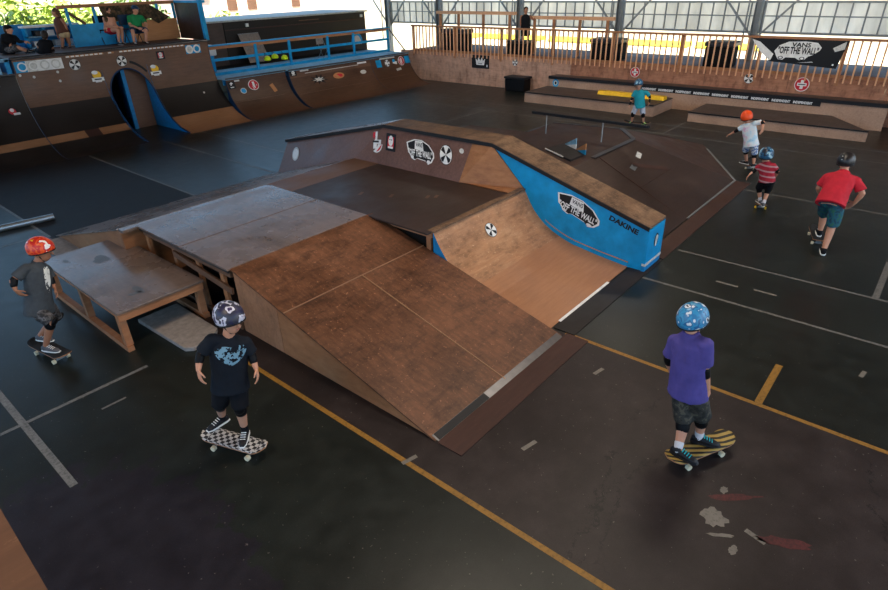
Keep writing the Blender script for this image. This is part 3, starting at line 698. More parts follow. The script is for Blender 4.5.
# lower section of the same row at the far left
HL = 2.02
b = MB(); al = [0, .3, .6, .9, 1.2, 1.5, 1.8, 2.1, 2.4, 2.7, 3.0, RB*PI/2+(HL-RB)]
for i in range(len(al)-1): b.face([bigp(1.0, al[i]), bigp(5.19, al[i]), bigp(5.19, al[i+1]), bigp(1.0, al[i+1])])
t = thing('lower_quarterpipe', 'black quarterpipe section left of the tunnel ramp with a small red sticker', 'ramp', (3, 19, 0))
build('riding_surface', b, 'black_sheet', t, smooth=True, weld=True)
b = MB()
for x0, x1, m_ in ((1.0, 3.9, 0), (3.9, 5.19, 0)): b.face([bigp(x0, 1.03, .006), bigp(x1, 1.03, .006), bigp(x1, 1.31, .006), bigp(x0, 1.31, .006)])
build('patch_strip', b, 'orange_strip', t)
build('platform_top', MB().box((1.0, 19.72, 1.98), (5.19, 24.0, 2.02)), 'dark_lumber', t)
build('coping', MB().tube([(1.0, 19.69, 2.02), (5.19, 19.69, 2.02)], .03), 'coping', t)
A = Art(fn, .012); A.disc(4.78, 2.22, .12, .11, 1); A.disc(4.78, 2.22, .09, .085, 2, 1); A.disc(4.78, 2.25, .05, .05, 0, 2); A.rect(4.86, 2.14, .16, .06, 0, 2); A.disc(4.7, 2.9, .05, .05, 5)
build('face_sticker', A.mb, ART, t)
b = MB()
for a_, c in (((5.16, 19.8, 2.02), (5.19, 19.86, 3.0)),): pass
build('blue_post', MB().box((5.08, 19.8, 2.02), (5.18, 19.9, 2.40)), 'blue', t); build('blue_post', MB().box((4.86, 19.8, 2.02), (4.94, 19.9, 2.40)), 'skyblue_deck', t)
build('blue_beam', MB().box((3.0, 19.8, 2.34), (5.19, 19.9, 2.42)), 'skyblue_deck', t)
build('deck_side', MB().box((3.0, 21.2, 2.02), (5.19, 21.25, 2.40)), 'blue2', t)

# three small quarterpipes
RS = 1.35; HS = 1.2; AS = RS*math.acos(1-HS/RS)
def smallp(x, a, h=0, dy=0):
    t = a/RS; return Vector((x, Y0+dy+(RS-h)*math.sin(t), RS-(RS-h)*math.cos(t)))
SEG = [(11.0, 13.46, 0, 'low brown quarterpipe beside the tall tunnel ramp, red cross sticker on it'), (13.50, 17.60, -.14, 'wide low brown quarterpipe in the middle of the row, black splash sticker on it'), (17.62, 19.94, -.10, 'low brown quarterpipe at the far end of the row beside the plywood wall')]
SR = []
for x0, x1, dy, lab in SEG:
    t = thing('quarterpipe', lab, 'ramp', ((x0+x1)/2, 18.5, 0), group=None); SR.append(t)
    b = MB(); N = 14; ml = ['smallramp', 'tan_sheet', 'orange_tape']
    cuts = [AS*i/N for i in range(N+1)]
    for i in range(N):
        mi = 1 if (x0 > 13 and x0 < 14 and i == N-2) else 0
        b.face([smallp(x0, cuts[i], 0, dy), smallp(x1, cuts[i], 0, dy), smallp(x1, cuts[i+1], 0, dy), smallp(x0, cuts[i+1], 0, dy)], mi)
    build('riding_surface', b, ml, t, smooth=True, weld=True)
    for x in (x0, x1-.02):
        pf = [smallp(x, a_, 0, dy) for a_ in cuts]+[Vector((x, 19.08, 1.17)), Vector((x, 19.08, 0))]
        b = MB(); b.prism(pf, [p+Vector((.02, 0, 0)) for p in pf]); build('side_panel', b, 'navy', t)
    build('coping', MB().tube([(x0, 19.07+dy, 1.21), (x1, 19.07+dy, 1.21)], .028), 'coping', t)
    build('top_board', MB().box((x0, 19.06+dy, 1.17), (x1, 19.09, 1.20)), 'skyblue_deck', t)
    sm = MB(); sa = 1.15 if x0 < 12 else 1.05
    p, q = smallp(x0+.1, sa, .004, dy), smallp(x1-.4, sa, .004, dy); sm.beam(p, q, .02, .006); build('sheet_seam', sm, 'tan_sheet', t)
f2 = lambda s, w, h: smallp(s, w, h, 0)
stick(SR[0], 'sticker', f2, .012, lambda A: art_cross(A, 12.01, 1.66, .21, .18), lambda A: A.rect(11.42, 1.88, .2, .05, 5), lambda A: art_face(A, 11.18, 1.76, .27, .24), lambda A: (A.disc(11.55, 1.52, .12, .1, 5), A.disc(11.55, 1.52, .09, .08, 3, 1)), lambda A: A.rect(12.75, 1.45, .16, .3, 6, 0, .3))
f3 = lambda s, w, h: smallp(s, w, h, -.14)
A = Art(f3, .012)
rnd = random.Random(4); A.poly([(14.75+(.46 if k % 2 else .22)*math.cos(k*PI/9)*rnd.uniform(.8, 1.1), 1.50+(.2 if k % 2 else .09)*math.sin(k*PI/9)) for k in range(18)], 1)
A.poly([(14.75+(.30 if k % 2 else .12)*math.cos(k*PI/7+.1), 1.50+(.10 if k % 2 else .05)*math.sin(k*PI/7+.1)) for k in range(14)], 5, 1)
build('splash_sticker', A.mb, ART, SR[1])
stick(SR[1], 'sticker', f3, .012, lambda A: (A.disc(15.75, 1.52, .28, .12, 6), A.disc(15.75, 1.52, .2, .07, 2, 1)), lambda A: A.disc(17.05, 1.5, .16, .08, 5), lambda A: art_face(A, 13.68, 1.86, .3, .2), lambda A: A.rect(14.2, 1.90, .4, .05, 5), lambda A: A.rect(17.1, 1.86, .5, .06, 0), lambda A: A.rect(15.55, 1.80, 2.7, .02, 5))
f4 = lambda s, w, h: smallp(s, w, h, -.10)
for x in (18.05, 19.78): stick(SR[2], 'square_sticker', f4, .012, lambda A: (A.rect(x, 1.70, .30, .30, 3), A.rect(x, 1.70, .2, .22, 0, 1), A.disc(x, 1.70, .06, .08, 3, 2)))
stick(SR[2], 'sticker', f4, .012, lambda A: art_wheel(A, 18.55, 1.68, .15), lambda A: (A.rect(19.0, 1.66, .24, .12, 0, 0, -.3), A.disc(18.95, 1.74, .08, .07, 3, 1)), lambda A: art_cross(A, 19.4, 1.68, .19, .19), lambda A: A.rect(18.6, 1.88, .9, .05, 5), lambda A: A.rect(19.1, 1.35, .3, .1, 5, 0, .1))

t = thing('viewing_deck', 'pale blue painted platform behind the low quarterpipes', 'platform', (15.5, 19.8, 0))
build('deck_top', MB().box((11.0, 19.10, 1.17), (20.0, 21.6, 1.20)), 'skyblue_deck', t)
build('front_beam', MB().box((11.0, 19.22, 1.0), (20.0, 19.27, 1.17)), 'blue2', t)
for x in (11.1, 14.0, 17.0, 19.9): build('post', MB().box((x, 21.4, 0), (x+.1, 21.5, 1.17)), 'dark_lumber', t)
t = thing('deck_railing', 'blue timber railing with an orange top rail on the platform', 'railing', (15.6, 20.25, 1.2))
YR = 20.25
build('top_rail', MB().box((11.15, YR-.05, 2.05), (20.05, YR+.0, 2.15)), 'lumber', t)
build('rail_cap', MB().box((11.10, YR-.07, 2.15), (20.1, YR+.08, 2.19)), 'blue', t)
build('mid_rail', MB().box((11.15, YR-.03, 1.66), (20.0, YR+.01, 1.75)), 'blue', t)
build('bottom_rail', MB().box((11.15, YR-.04, 1.20), (20.0, YR+.0, 1.29)), 'blue', t)
for x in (11.2, 13.1, 14.6, 16.5, 17.9, 19.95): build('post', MB().box((x-.05, YR-.08, 1.2), (x+.05, YR-.03, 2.1)), 'blue', t)
b = MB(); b.beam((20.1, YR, 2.1), (20.55, YR-.5, 1.2), .05, .05); build('end_brace', b, 'dark_metal', t)
def helmet_shape(b, c, r, mi=0):
    b.ellipsoid(c, [(r, 0, 0), (0, r*1.1, 0), (0, 0, r*.95)], 16, 8, mi, -.35)
for k, (px, py) in enumerate(((267.3, 58), (274.8, 55.8), (284.5, 57))):
    p = ony(px, py, YR-.2)
    t = thing('helmet', ['lime helmet hanging at the left of three on the blue railing', 'lime helmet hanging highest, in the middle of three on the railing', 'lime helmet hanging nearest the second railing post'][k], 'helmet', p, group='lime helmets hanging on the railing')
    b = MB(); helmet_shape(b, p-Vector((0, 0, .04)), .125); build('shell', b, 'lime', t, smooth=True)
    build('strap', MB().tube([p+Vector((-.08, .02, -.05)), p+Vector((-.03, .1, .12)), p+Vector((0, .17, .0+(1.75-p.z))), p+Vector((.03, .1, .12)), p+Vector((.08, .02, -.05))], .008, 5), 'black', t)

# ---- upper-left structures
t = thing('shelter', 'open timber shelter with blue and orange low walls on the tall ramp deck', 'shelter', (9.2, 21.3, 2.4))
yb = 21.7
build('blue_panel', MB().box((7.62, yb, 2.40), (9.55, yb+.03, 3.05)), 'blue', t)
M['orange_ply'] = wood('orange_plywood', (.38, .16, .06), (.54, .25, .10), (.62, .32, .15), .6, scuff=0)
build('orange_panel', MB().box((9.55, yb, 2.40), (11.12, yb+.03, 3.05)), 'orange_ply', t)
build('top_beam', MB().box((7.4, yb-.03, 3.50), (11.2, yb+.06, 3.60)), 'lumber', t)
build('side_beam', MB().box((11.12, 19.75, 3.52), (11.2, yb, 3.60)), 'blue', t)
for x in (7.6, 8.4, 9.5, 10.45, 11.02): build('post', MB().box((x, yb-.05, 3.05 if x not in (7.6,) else 2.4), (x+.08, yb+.0, 3.52)), 'blue', t)
build('brace', MB().beam((7.6, yb, 3.45), (8.1, yb, 3.05), .06, .08), 'dark_lumber', t)
build('side_panel', MB().box((11.13, 19.95, 2.40), (11.16, yb, 3.55)), 'farramp', t)
build('corner_post', MB().box((11.0, 19.78, 2.40), (11.12, 19.90, 3.62)), 'blue', t)
def camo():
    m, nt, b = new_mat('camouflage_net')
    v = coords(nt); n = noise(nt, v, 7, 5, .7)
    L(nt, ramp(nt, n, [(.38, (.02, .014, .01)), (.5, (.06, .045, .02)), (.6, (.14, .07, .045)), (.68, (.10, .10, .04))]), b.inputs['Base Color']); b.inputs['Roughness'].default_value = .9
    return m
M['camo'] = camo()
b = MB(); pts = [(8.6, 3.52), (10.2, 3.52), (10.85, 3.10), (10.4, 2.92), (10.15, 3.10), (9.6, 3.02), (8.7, 3.08)]
b.prism([(x, yb-.09+.02*math.sin(x*9), z) for x, z in pts], [(x, yb-.07+.02*math.sin(x*9), z) for x, z in pts])
for k in range(14): b.ellipsoid((8.75+.12*k, yb-.1, 3.12+.28*((k*7) % 5)/5), [(.10, 0, 0), (0, .02, 0), (0, 0, .08)], 8, 5)
o = build('camouflage_net', b, 'camo'); tag(o, 'camouflage netting draped over the shelter beam behind the seated pair', 'net')
# things behind the far-left deck
o = build('blue_board', MB().box((4.4, 23.0, 2.02), (6.75, 23.06, 3.10)), 'blue2'); tag(o, 'blue painted board behind the seated man in black', 'board')
t = thing('shelf_unit', 'white topped blue shelf unit behind the two dark-haired figures', 'shelf', (7.3, 22.9, 2.4))
build('shelf_top', MB().box((6.55, 22.5, 3.0), (8.2, 22.85, 3.06)), 'white', t)
for z in (2.42, 2.72): build('shelf_board', MB().box((6.6, 22.52, z), (8.15, 22.82, z+.03)), 'skyblue_deck', t)
for x in (6.6, 7.1, 7.6, 8.1): build('shelf_side', MB().box((x, 22.52, 2.4), (x+.05, 22.82, 3.0)), 'blue', t)
build('back_board', MB().box((6.6, 22.83, 2.4), (8.15, 22.85, 3.0)), 'blue2', t)
for k, (x, z, mt) in enumerate(((6.75, 2.45, 'white'), (7.2, 2.75, 'white'), (7.35, 2.45, 'offwhite'), (7.75, 2.45, 'white'), (6.85, 2.75, 'black'))):
    o = build('shoe_box', MB().box((x, 22.5, z), (x+.2, 22.78, z+.16)), mt, bevel=.01); tag(o, ['small white box on the lower left shelf', 'small white box on the upper middle shelf', 'greyish box on the lower middle shelf', 'small white box on the lower right shelf', 'black box on the upper left shelf'][k], 'box', 'boxes on the blue shelf unit')
o = build('platform_extension', MB().box((5.2, 22.6, 2.30), (8.6, 23.6, 2.36)), 'dark_lumber'); tag(o, 'dark timber floor under the shelf unit', 'platform')

# dark container behind the railing
t = thing('storage_shed', 'long dark brown shed with a pale flat roof behind the railing', 'shed', (17.4, 24.3, 0))
build('shed_body', MB().box((13.65, 23.0, 0), (21.25, 25.6, 2.72)), 'black_sheet', t)
M['pale_roof'] = flat('pale_roof_sheet', (.42, .43, .40), .6, var=.2)
build('roof', MB().box((12.35, 22.9, 2.72), (21.35, 26.2, 2.78)), 'pale_roof', t)
build('end_wall', MB().box((12.45, 23.05, 1.0), (13.64, 23.10, 2.72)), 'ledgetop', t)
build('wall_batten', MB().box((13.65, 22.96, 2.4), (21.2, 22.99, 2.44)), 'plank', t)
for x in (14.6, 20.9): build('bracket', MB().box((x, 22.9, 2.5), (x+.12, 22.97, 2.62)), 'white', t)
build('conduit', MB().box((17.3, 22.95, 2.55), (18.4, 22.98, 2.58)), 'tan_sheet', t)
A = Art(lambda s, w, h: Vector((s, 22.99-h, w))); A.disc(20.6, 1.42, .36, .42, 3, 0, 20, 0, PI); A.disc(20.6, 1.42, .25, .3, 5, 1, 20, 0, PI); A.rect(20.6, 1.36, .6, .06, 5, 1); build('dome_sticker', A.mb, ART, t)
t = thing('corrugated_sheet', 'grey corrugated sheet leaning against the dark shed', 'sheet', (14.6, 22.7, 1.0))
b = MB(); N = 26
for i in range(N):
    x0, x1 = 14.15+.95*i/N, 14.15+.95*(i+1)/N; d0, d1 = .02*(i % 2), .02*((i+1) % 2)
    b.face([(x0, 22.35+d0, 1.2), (x1, 22.35+d1, 1.2), (x1, 22.9+d1, 2.25), (x0, 22.9+d0, 2.25)])
build('sheet', b, 'grey_mat', t); build('sheet_rim', MB().beam((14.15, 22.91, 2.25), (15.1, 22.91, 2.25), .03, .03), 'post_steel', t)
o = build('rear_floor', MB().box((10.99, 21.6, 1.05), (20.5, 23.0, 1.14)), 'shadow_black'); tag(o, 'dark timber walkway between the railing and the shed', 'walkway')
t = thing('folding_chair', 'small grey folding chair standing behind the blue railing', 'chair', (16.9, 21.0, 1.2))
b0 = Vector((16.9, 21.0, 1.2))
build('seat', MB().box((16.72, 20.85, 1.55), (17.08, 21.2, 1.58)), 'grey_mat', t); build('backrest', MB().box((16.72, 21.2, 1.72), (17.08, 21.22, 1.95)), 'grey_mat', t)
for x in (16.74, 17.06):
    build('leg', MB().tube([(x, 20.86, 1.2), (x, 21.22, 1.95)], .012, 6), 'post_steel', t); build('leg', MB().tube([(x, 21.2, 1.2), (x, 20.9, 1.56)], .012, 6), 'post_steel', t)
t = thing('cooler', 'white and blue cooler box standing left of the shed', 'cooler', (11.75, 21.5, 1.2))
build('body', MB().box((11.5, 21.25, 1.2), (12.0, 21.6, 1.75)), 'blue', t, bevel=.02); build('lid', MB().box((11.45, 21.2, 1.75), (12.1, 21.65, 2.1)), 'white', t, bevel=.03)

# ================================================================== RIGHT SIDE: PADS, LEDGE, FENCE
def pad(name, poly, h, label, topm, edge):
    t = thing(name, label, 'manual pad', (poly[0][0], poly[0][1], 0))
    b = MB(); b.prism([(x, y, 0) for x, y in poly], [(x, y, h-.03) for x, y in poly]); build('pad_frame', b, edge, t)
    b = MB(); b.prism([(x, y, h-.03) for x, y in poly], [(x, y, h) for x, y in poly]); build('pad_top', b, topm, t)
    return t
t1 = pad('manual_pad', [(18.55, 7.15), (20.1, 7.15), (20.1, 11.95), (18.55, 11.95)], .35, 'low plywood pad with the yellow block on it, in front of the wall', 'ledgetop', 'ledgeply')
build('edge_iron', MB().box((18.52, 7.15, .325), (18.56, 11.95, .355)), 'black', t1)
t2 = pad('manual_pad', [(18.52, 1.45), (20.1, 2.55), (20.1, 6.05), (18.52, 6.05)], .28, 'low plywood pad with a tapered right end behind the child in white', 'ledgetop', 'ledgeply')
build('edge_iron', MB().box((18.49, 1.45, .255), (18.53, 6.05, .285)), 'black', t2)
o = build('parking_block', MB().prism([(19.42, 7.2, .35), (19.72, 7.2, .35), (19.68, 7.2, .47), (19.48, 7.2, .47)], [(19.42, 9.55, .35), (19.72, 9.55, .35), (19.68, 9.55, .47), (19.48, 9.55, .47)]), 'yellow', bevel=.01); tag(o, 'long yellow parking block lying on the low plywood pad', 'kerb block')
t = thing('wall_ledge', 'long raised ledge along the plywood wall with a black edge and white stickers', 'ledge', (20.4, 6, 0))
build('ledge_face', MB().box((20.1, 1.3, 0), (20.13, 11.9, .66)), 'ledgeply', t); build('ledge_end', MB().box((20.1, 11.87, 0), (20.7, 11.9, .66)), 'ledgeply', t)
build('ledge_top', MB().box((20.1, 1.3, .66), (20.7, 11.9, .70)), 'ledgetop', t); build('edge_iron', MB().box((20.06, 1.3, .62), (20.14, 11.9, .715)), 'black', t)
wf = lambda x: (lambda s, w, h: Vector((x-h, s, w)))
A = Art(wf(20.055), .004); y = 8.15
rnd = random.Random(11)
build('sticker_band', MB().box((20.085, 2.9, .50), (20.098, 8.3, .62)), 'black', t)
for k in range(9):
    stick(t, 'lettered_sticker', wf(20.085), .004, lambda A: A.text('INDEPENDENT', 8.0-.58*k, .565, .50, .075, 0, 0, .05, -1))
A = Art(wf(20.1), .004); A.disc(11.6, .48, .13, .14, 3); A.disc(11.6, .48, .08, .09, 5, 1); A.disc(11.6, .48, .04, .05, 1, 2); build('round_sticker', A.mb, ART, t)
t = thing('storage_bin', 'black plastic storage bin against the plywood wall', 'bin', (20.4, 13.9, 0))
build('body', MB().box((20.12, 13.02, 0), (20.62, 13.93, .47)), 'rubber', t, bevel=.04); build('lid', MB().box((20.09, 12.99, .47), (20.65, 13.96, .55)), 'black', t, bevel=.02)
# stickers on the wall
t = thing('crown_sign', 'black square sign with a white crown on the plywood wall', 'sign', (20.68, 15.57, .95))
build('board', MB().box((20.68, 15.12, .68), (20.70, 16.02, 1.19)), 'black', t)
A = Art(wf(20.68), .003)
A.poly([(15.57+x, .95+y) for x, y in ((-.20, -.14), (.20, -.14), (.25, .12), (.14, .02), (.09, .17), (0, .03), (-.09, .17), (-.14, .02), (-.25, .12))], 0)
A.rect(15.22, .79, .05, .09, 0); A.rect(15.57, .87, .2, .02, 1, 1); build('crown', A.mb, ART, t)
for k, (y, z, r, kind, lab) in enumerate(((13.85, 1.0, .13, 'w', 'black and white round sticker on the plywood wall above the bin'), (8.82, .97, .17, 'c', 'red roundel with a white cross on the wall above the child in teal'), (5.10, 1.03, .15, 'w', 'black and white round sticker on the wall below the banner'), (3.61, .97, .20, 'c', 'larger red roundel with a white cross on the wall under the banner'))):
    A = Art(wf(20.7), .003); (art_wheel if kind == 'w' else art_cross)(A, y, z, r); o = build('wall_sticker', A.mb, ART); tag(o, lab, 'sticker')
# fence
t = thing('picket_fence', 'orange timber picket fence along the top of the plywood wall', 'fence', (20.65, 10, 1.1))
build('top_rail', MB().box((20.62, .3, 2.20), (20.74, 19.4, 2.26)), 'lumber', t)
build('bottom_rail', MB().box((20.72, .3, 1.2), (20.76, 19.4, 1.29)), 'lumber', t)
p0 = None; n = 98
for k in range(n):
    y = .45+(19.3-.45)*k/(n-1)
    if p0 is None:
        p0 = build('picket', MB().box((-.018, -.02, 1.08), (.018, .02, 2.2)), 'picket', t, local=True); p0.location = Vector((20.66, y, 0))-t.location
    else:
        c = p0.copy(); COL.objects.link(c); c.parent = t; c.location = Vector((20.66, y, 0))-t.location
for y in (.35, 2.75, 4.95, 7.35, 9.75, 12.15, 14.55, 16.95, 19.35): build('post', MB().box((20.69, y-.045, 1.0), (20.78, y+.045, 2.2)), 'lumber', t)
# banner
bn = lambda s, w, h: Vector((20.625-h-.004*math.sin(s*5+w*3), s, w))
t = thing('banner', 'black banner lettered VANS OFF THE WALL hung on the picket fence', 'banner', (20.62, 4, 1.9))
b = MB(); C = [(5.25, 2.20), (2.70, 2.21), (2.85, 1.46), (4.62, 1.57)]
def bil(u, v):
    tl, tr, br, bl_ = C; return (tl[0]*(1-u)*(1-v)+tr[0]*u*(1-v)+br[0]*u*v+bl_[0]*(1-u)*v, tl[1]*(1-u)*(1-v)+tr[1]*u*(1-v)+br[1]*u*v+bl_[1]*(1-u)*v)
for i in range(16):
    for j in range(4):
        b.face([bn(*bil((i+a_)/16, (j+c)/4), 0) for a_, c in ((0, 0), (1, 0), (1, 1), (0, 1))])
M['banner_black'] = flat('glossy_banner_black', (.005, .005, .006), .45)
build('cloth', b, 'banner_black', t, smooth=True, weld=True)
A = Art(bn, .008)
A.poly([(5.22, 2.17), (4.98, 2.10), (4.55, 1.78), (4.60, 1.60), (4.66, 1.62), (4.95, 1.85)], 0)
A.poly([(4.54, 1.86), (4.44, 2.02), (4.20, 2.13), (3.75, 2.15), (3.45, 2.12), (3.33, 2.0), (3.36, 1.92), (3.50, 1.80), (3.62, 1.75), (3.70, 1.66), (3.84, 1.64), (3.95, 1.70), (4.2, 1.70), (4.28, 1.63), (4.40, 1.64), (4.46, 1.72)], 0, 1)
A.text('VANS', 3.86, 2.055, .50, .12, 1, 3, .03, -1); A.text('"OFF THE WALL"', 3.92, 1.90, 1.06, .20, 1, 3, .03, -1)
for y in (4.34, 3.77): A.disc(y, 1.69, .07, .045, 1, 3); A.disc(y, 1.69, .045, .03, 0, 4)
A.poly([(3.05, 2.0), (2.75, 2.18), (2.76, 1.98), (2.98, 1.90)], 5, 1); A.poly([(3.9, 1.56), (3.5, 1.62), (3.45, 1.60)], 5, 1); A.disc(2.95, 1.56, .025, .025, 0, 1)  # upper offwhite patch is a sheen on the cloth, painted in
build('lettering', A.mb, ART, t)
# timber rails on the gallery
for k, (y0, y1, z) in enumerate(((15.1, 19.45, 2.60), (10.65, 14.3, 2.46))):
    t = thing('timber_bench_rail', ['pale timber rail on posts behind the fence, left of the column', 'pale timber rail on posts behind the fence, right of the person in black'][k], 'rail', (22.5, (y0+y1)/2, 1.14), group=None)
    build('rail_board', MB().box((22.45, y0, z), (22.60, y1, z+.12)), 'picket', t)
    for f in (.06, .38, .7, .95): y = y0+(y1-y0)*f; build('post', MB().box((22.48, y, 1.14), (22.57, y+.09, z)), 'lumber', t)
for k, (y, sx, sy, sz, lab) in enumerate(((14.6, .6, .9, .55, 'dark covered crate behind the fence near the person in black'), (10.6, .7, 1.2, .75, 'dark covered crate behind the fence beside the middle column'), (6.5, .7, .9, .8, 'dark covered crate behind the fence left of the banner'), (17.9, .5, 1.4, .9, 'dark covered crate behind the left end of the fence'))):
    t = thing('covered_crate', lab, 'crate', (22, y, 1.14))
    build('body', MB().box((21.8, y-sy/2, 1.14), (21.8+sx, y+sy/2, 1.14+sz*.8)), 'shadow_black', t, bevel=.05)
    build('cover', MB().box((21.77, y-sy/2-.03, 1.14+sz*.8), (21.83+sx, y+sy/2+.03, 1.14+sz)), 'dark_metal', t, bevel=.04)
# barriers outside, in the sun
M['cream_plastic'] = flat('cream_plastic', (.82, .70, .50), .5, var=.15, scale=2)
M['yellow_plastic'] = flat('yellow_plastic', (.9, .70, .05), .5, var=.1, scale=2)
for k, (y0, y1, yel) in enumerate(((21.8, 24.2, 1), (17.6, 21.4, 1), (13.5, 17.2, 1), (9.9, 13.2, 1), (5.2, 9.6, 1), (.2, 3.9, 0))):
    xb = 28.2
    lab = ['cream and yellow barrier outdoors beyond the blue railing end', 'cream and yellow barrier outdoors behind the left end of the fence', 'cream and yellow barrier outdoors left of the person in black', 'cream and yellow barrier outdoors right of the person in black', 'cream and yellow barrier outdoors left of the banner', 'plain cream barrier outdoors right of the banner'][k]
    t = thing('barrier', lab, 'barrier', (xb, (y0+y1)/2, 0), group=None)
    b = MB(); b.prism([(xb, y0, .3), (xb+1.0, y0, .3), (xb+1.0, y0, 1.02), (xb+.5, y0, 1.02)], [(xb, y1, .3), (xb+1.0, y1, .3), (xb+1.0, y1, 1.02), (xb+.5, y1, 1.02)]); build('panel', b, 'cream_plastic', t)
    b = MB(); b.prism([(xb+.45, y0, 1.02), (xb+1.0, y0, 1.02), (xb+1.0, y0, 1.22), (xb+.7, y0, 1.22)], [(xb+.45, y1, 1.02), (xb+1.0, y1, 1.02), (xb+1.0, y1, 1.22), (xb+.7, y1, 1.22)])
    if yel: build('yellow_top', b, 'yellow_plastic', t)
    for y in (y0+.1, y1-.3): build('foot', MB().box((xb+.1, y, -.1), (xb+.9, y+.2, .3)), 'dark_metal', t)

# ================================================================== OUTDOOR GREENERY
def leaf_mat(name, c1, c2):
    m, nt, b = new_mat(name); v = coords(nt)
    L(nt, ramp(nt, noise(nt, v, 2.2, 4), [(.3, c1), (.7, c2)]), b.inputs['Base Color']); b.inputs['Roughness'].default_value = .6
    return m
M['leaf_y'] = leaf_mat('sunny_leaves', (.16, .30, .03), (.50, .56, .12)); M['leaf_d'] = leaf_mat('deep_leaves', (.04, .10, .02), (.16, .26, .05))
def bush(c, r, h, n, mat, label, seed):
    rnd = random.Random(seed); t = thing('bush', label, 'bush', c, group='bushes beyond the left ramps')
    b = MB(); c = Vector(c)
    for i in range(n):
        d = Vector((rnd.gauss(0, 1), rnd.gauss(0, 1), rnd.gauss(0, 1))).normalized()*rnd.uniform(.55, 1.0)
        p = c+Vector((d.x*r, d.y*r, h*.5+d.z*h*.5)); s = rnd.uniform(.10, .24)
        a1 = Vector((rnd.gauss(0, 1), rnd.gauss(0, 1), rnd.gauss(0, .6))).normalized(); a2 = a1.cross(Vector((rnd.gauss(0, 1), rnd.gauss(0, 1), 1))).normalized()
        b.face([p-a1*s, p+a2*s*.4, p+a1*s, p-a2*s*.4])
    build('foliage', b, mat, t)
    b = MB()
    for k in range(5): b.tube([c+Vector((0, 0, -.1)), c+Vector((rnd.uniform(-.5, .5)*r, rnd.uniform(-.5, .5)*r, h*.6))], .05, 6, 0, .02)
    build('stem', b, 'dark_lumber', t)
bush((7.7, 28.0, -.1), 1.6, 4.0, 1500, 'leaf_y', 'sunlit yellow green bush behind the blue board', 1)
bush((9.9, 29.0, -.1), 1.7, 3.9, 1500, 'leaf_y', 'bright green bush behind the standing woman', 2)
bush((6.6, 31.5, -.1), 2.0, 4.3, 1300, 'leaf_d', 'deeper green bush at the far left edge', 3)
bush((18.4, 30.5, -.1), 1.5, 3.0, 1100, 'leaf_y', 'green bush beyond the pale shed roof', 4)
bush((14.8, 33.0, -.1), 2.0, 3.6, 1100, 'leaf_d', 'dark green bush behind the shelter end panel', 5)
bush((12.4, 35.5, -.1), 2.2, 3.8, 1100, 'leaf_y', 'yellow green bush seen through the shelter windows', 6)
bush((9.2, 35.5, -.1), 2.6, 4.6, 1500, 'leaf_y', 'tall pale green bush rearmost beyond the far left deck', 7)
bush((16.6, 37.5, -.1), 2.2, 4.0, 1100, 'leaf_d', 'green bush rearmost beyond the shed roof', 8)
t = thing('house', 'pale pink house with dark windows far beyond the shed roof', 'building', (27, 40, 0))
M['pink_wall'] = flat('pale_pink_wall', (.75, .55, .45), .8)
build('walls', MB().box((22, 38, -.1), (34, 46, 4.5)), 'pink_wall', t)
for x in (23.1, 24.6, 28.2): build('window', MB().box((x, 37.95, 2.55), (x+.7, 38.02, 3.7)), 'tan_sheet', t)
build('roof', MB().prism([(21.5, 37.5, 4.5), (34.5, 37.5, 4.5), (34.5, 46.5, 4.5), (21.5, 46.5, 4.5)], [(24, 41, 6.2), (32, 41, 6.2), (32, 43, 6.2), (24, 43, 6.2)]), 'ledgetop', t)

# timber at the very bottom left: rail of the stand the picture is taken from
zt_ = 2.9
a_, c = G(-14, 532, zt_), G(20, 596, zt_)
d = (c-a_).normalized()
o = build('stand_rail', MB().beam(a_-d*.8, c+d*.9, .085, .04), 'dark_lumber'); tag(o, 'brown timber rail cutting the bottom left corner', 'rail')

# ================================================================== LIGHT
w = bpy.data.worlds.new('world'); S.world = w; w.use_nodes = True
nt = w.node_tree; bg = nt.nodes['Background']
bg.inputs['Color'].default_value = (.34, .64, 1.0, 1); bg.inputs['Strength'].default_value = 1.9
sun = bpy.data.lights.new('sun', 'SUN'); sun.energy = 20; sun.angle = .01; sun.color = (1, .93, .8)
so = bpy.data.objects.new('sun', sun); COL.objects.link(so); so.rotation_euler = Vector((.30, .45, -.95)).to_track_quat('-Z', 'Y').to_euler()
def area(name, loc, target, sx, sy, power, col):
    l = bpy.data.lights.new(name, 'AREA'); l.shape = 'RECTANGLE'; l.size = sx; l.size_y = sy; l.energy = power; l.color = col
    o = bpy.data.objects.new(name, l); COL.objects.link(o); o.location = loc
    o.rotation_euler = (Vector(target)-Vector(loc)).to_track_quat('-Z', 'Y').to_euler(); return o
area('side_daylight', (11, -7.5, 4.6), (8, 4, 0), 14, 3.5, 480, (1, .90, .78))
area('added_fill', (4.6, 3.6, 7.2), (4.6, 4.2, 0), 1.5, 1.5, 190, (1, .86, .70))  # unseen fill added overhead to brighten the launch ramp
area('added_fill', (-1.5, 3.5, 6.0), (4.2, 4.5, 0), 1.6, 1.6, 130, (1, .78, .58))  # warm fill added on the camera side to light the side panels
area('added_fill', (9, 2.5, 7.2), (9, 2.5, 0), 2.0, 2.0, 150, (1, .86, .70))  # another unseen fill, added overhead
area('added_fill', (15.5, 6, 7.2), (18.5, 6, 0), 2.0, 4, 330, (1, .86, .70))  # unseen fill added to brighten the pads and the plywood wall
area('added_fill', (16, 14, 7.2), (19.5, 14.5, 0), 2.0, 3, 330, (1, .88, .74))  # second added fill, lifts the left part of the plywood wall
S.view_settings.view_transform = 'Standard'; S.view_settings.look = 'None'; S.view_settings.gamma = 1; S.view_settings.use_curve_mapping = False
S.view_settings.exposure = 0.0

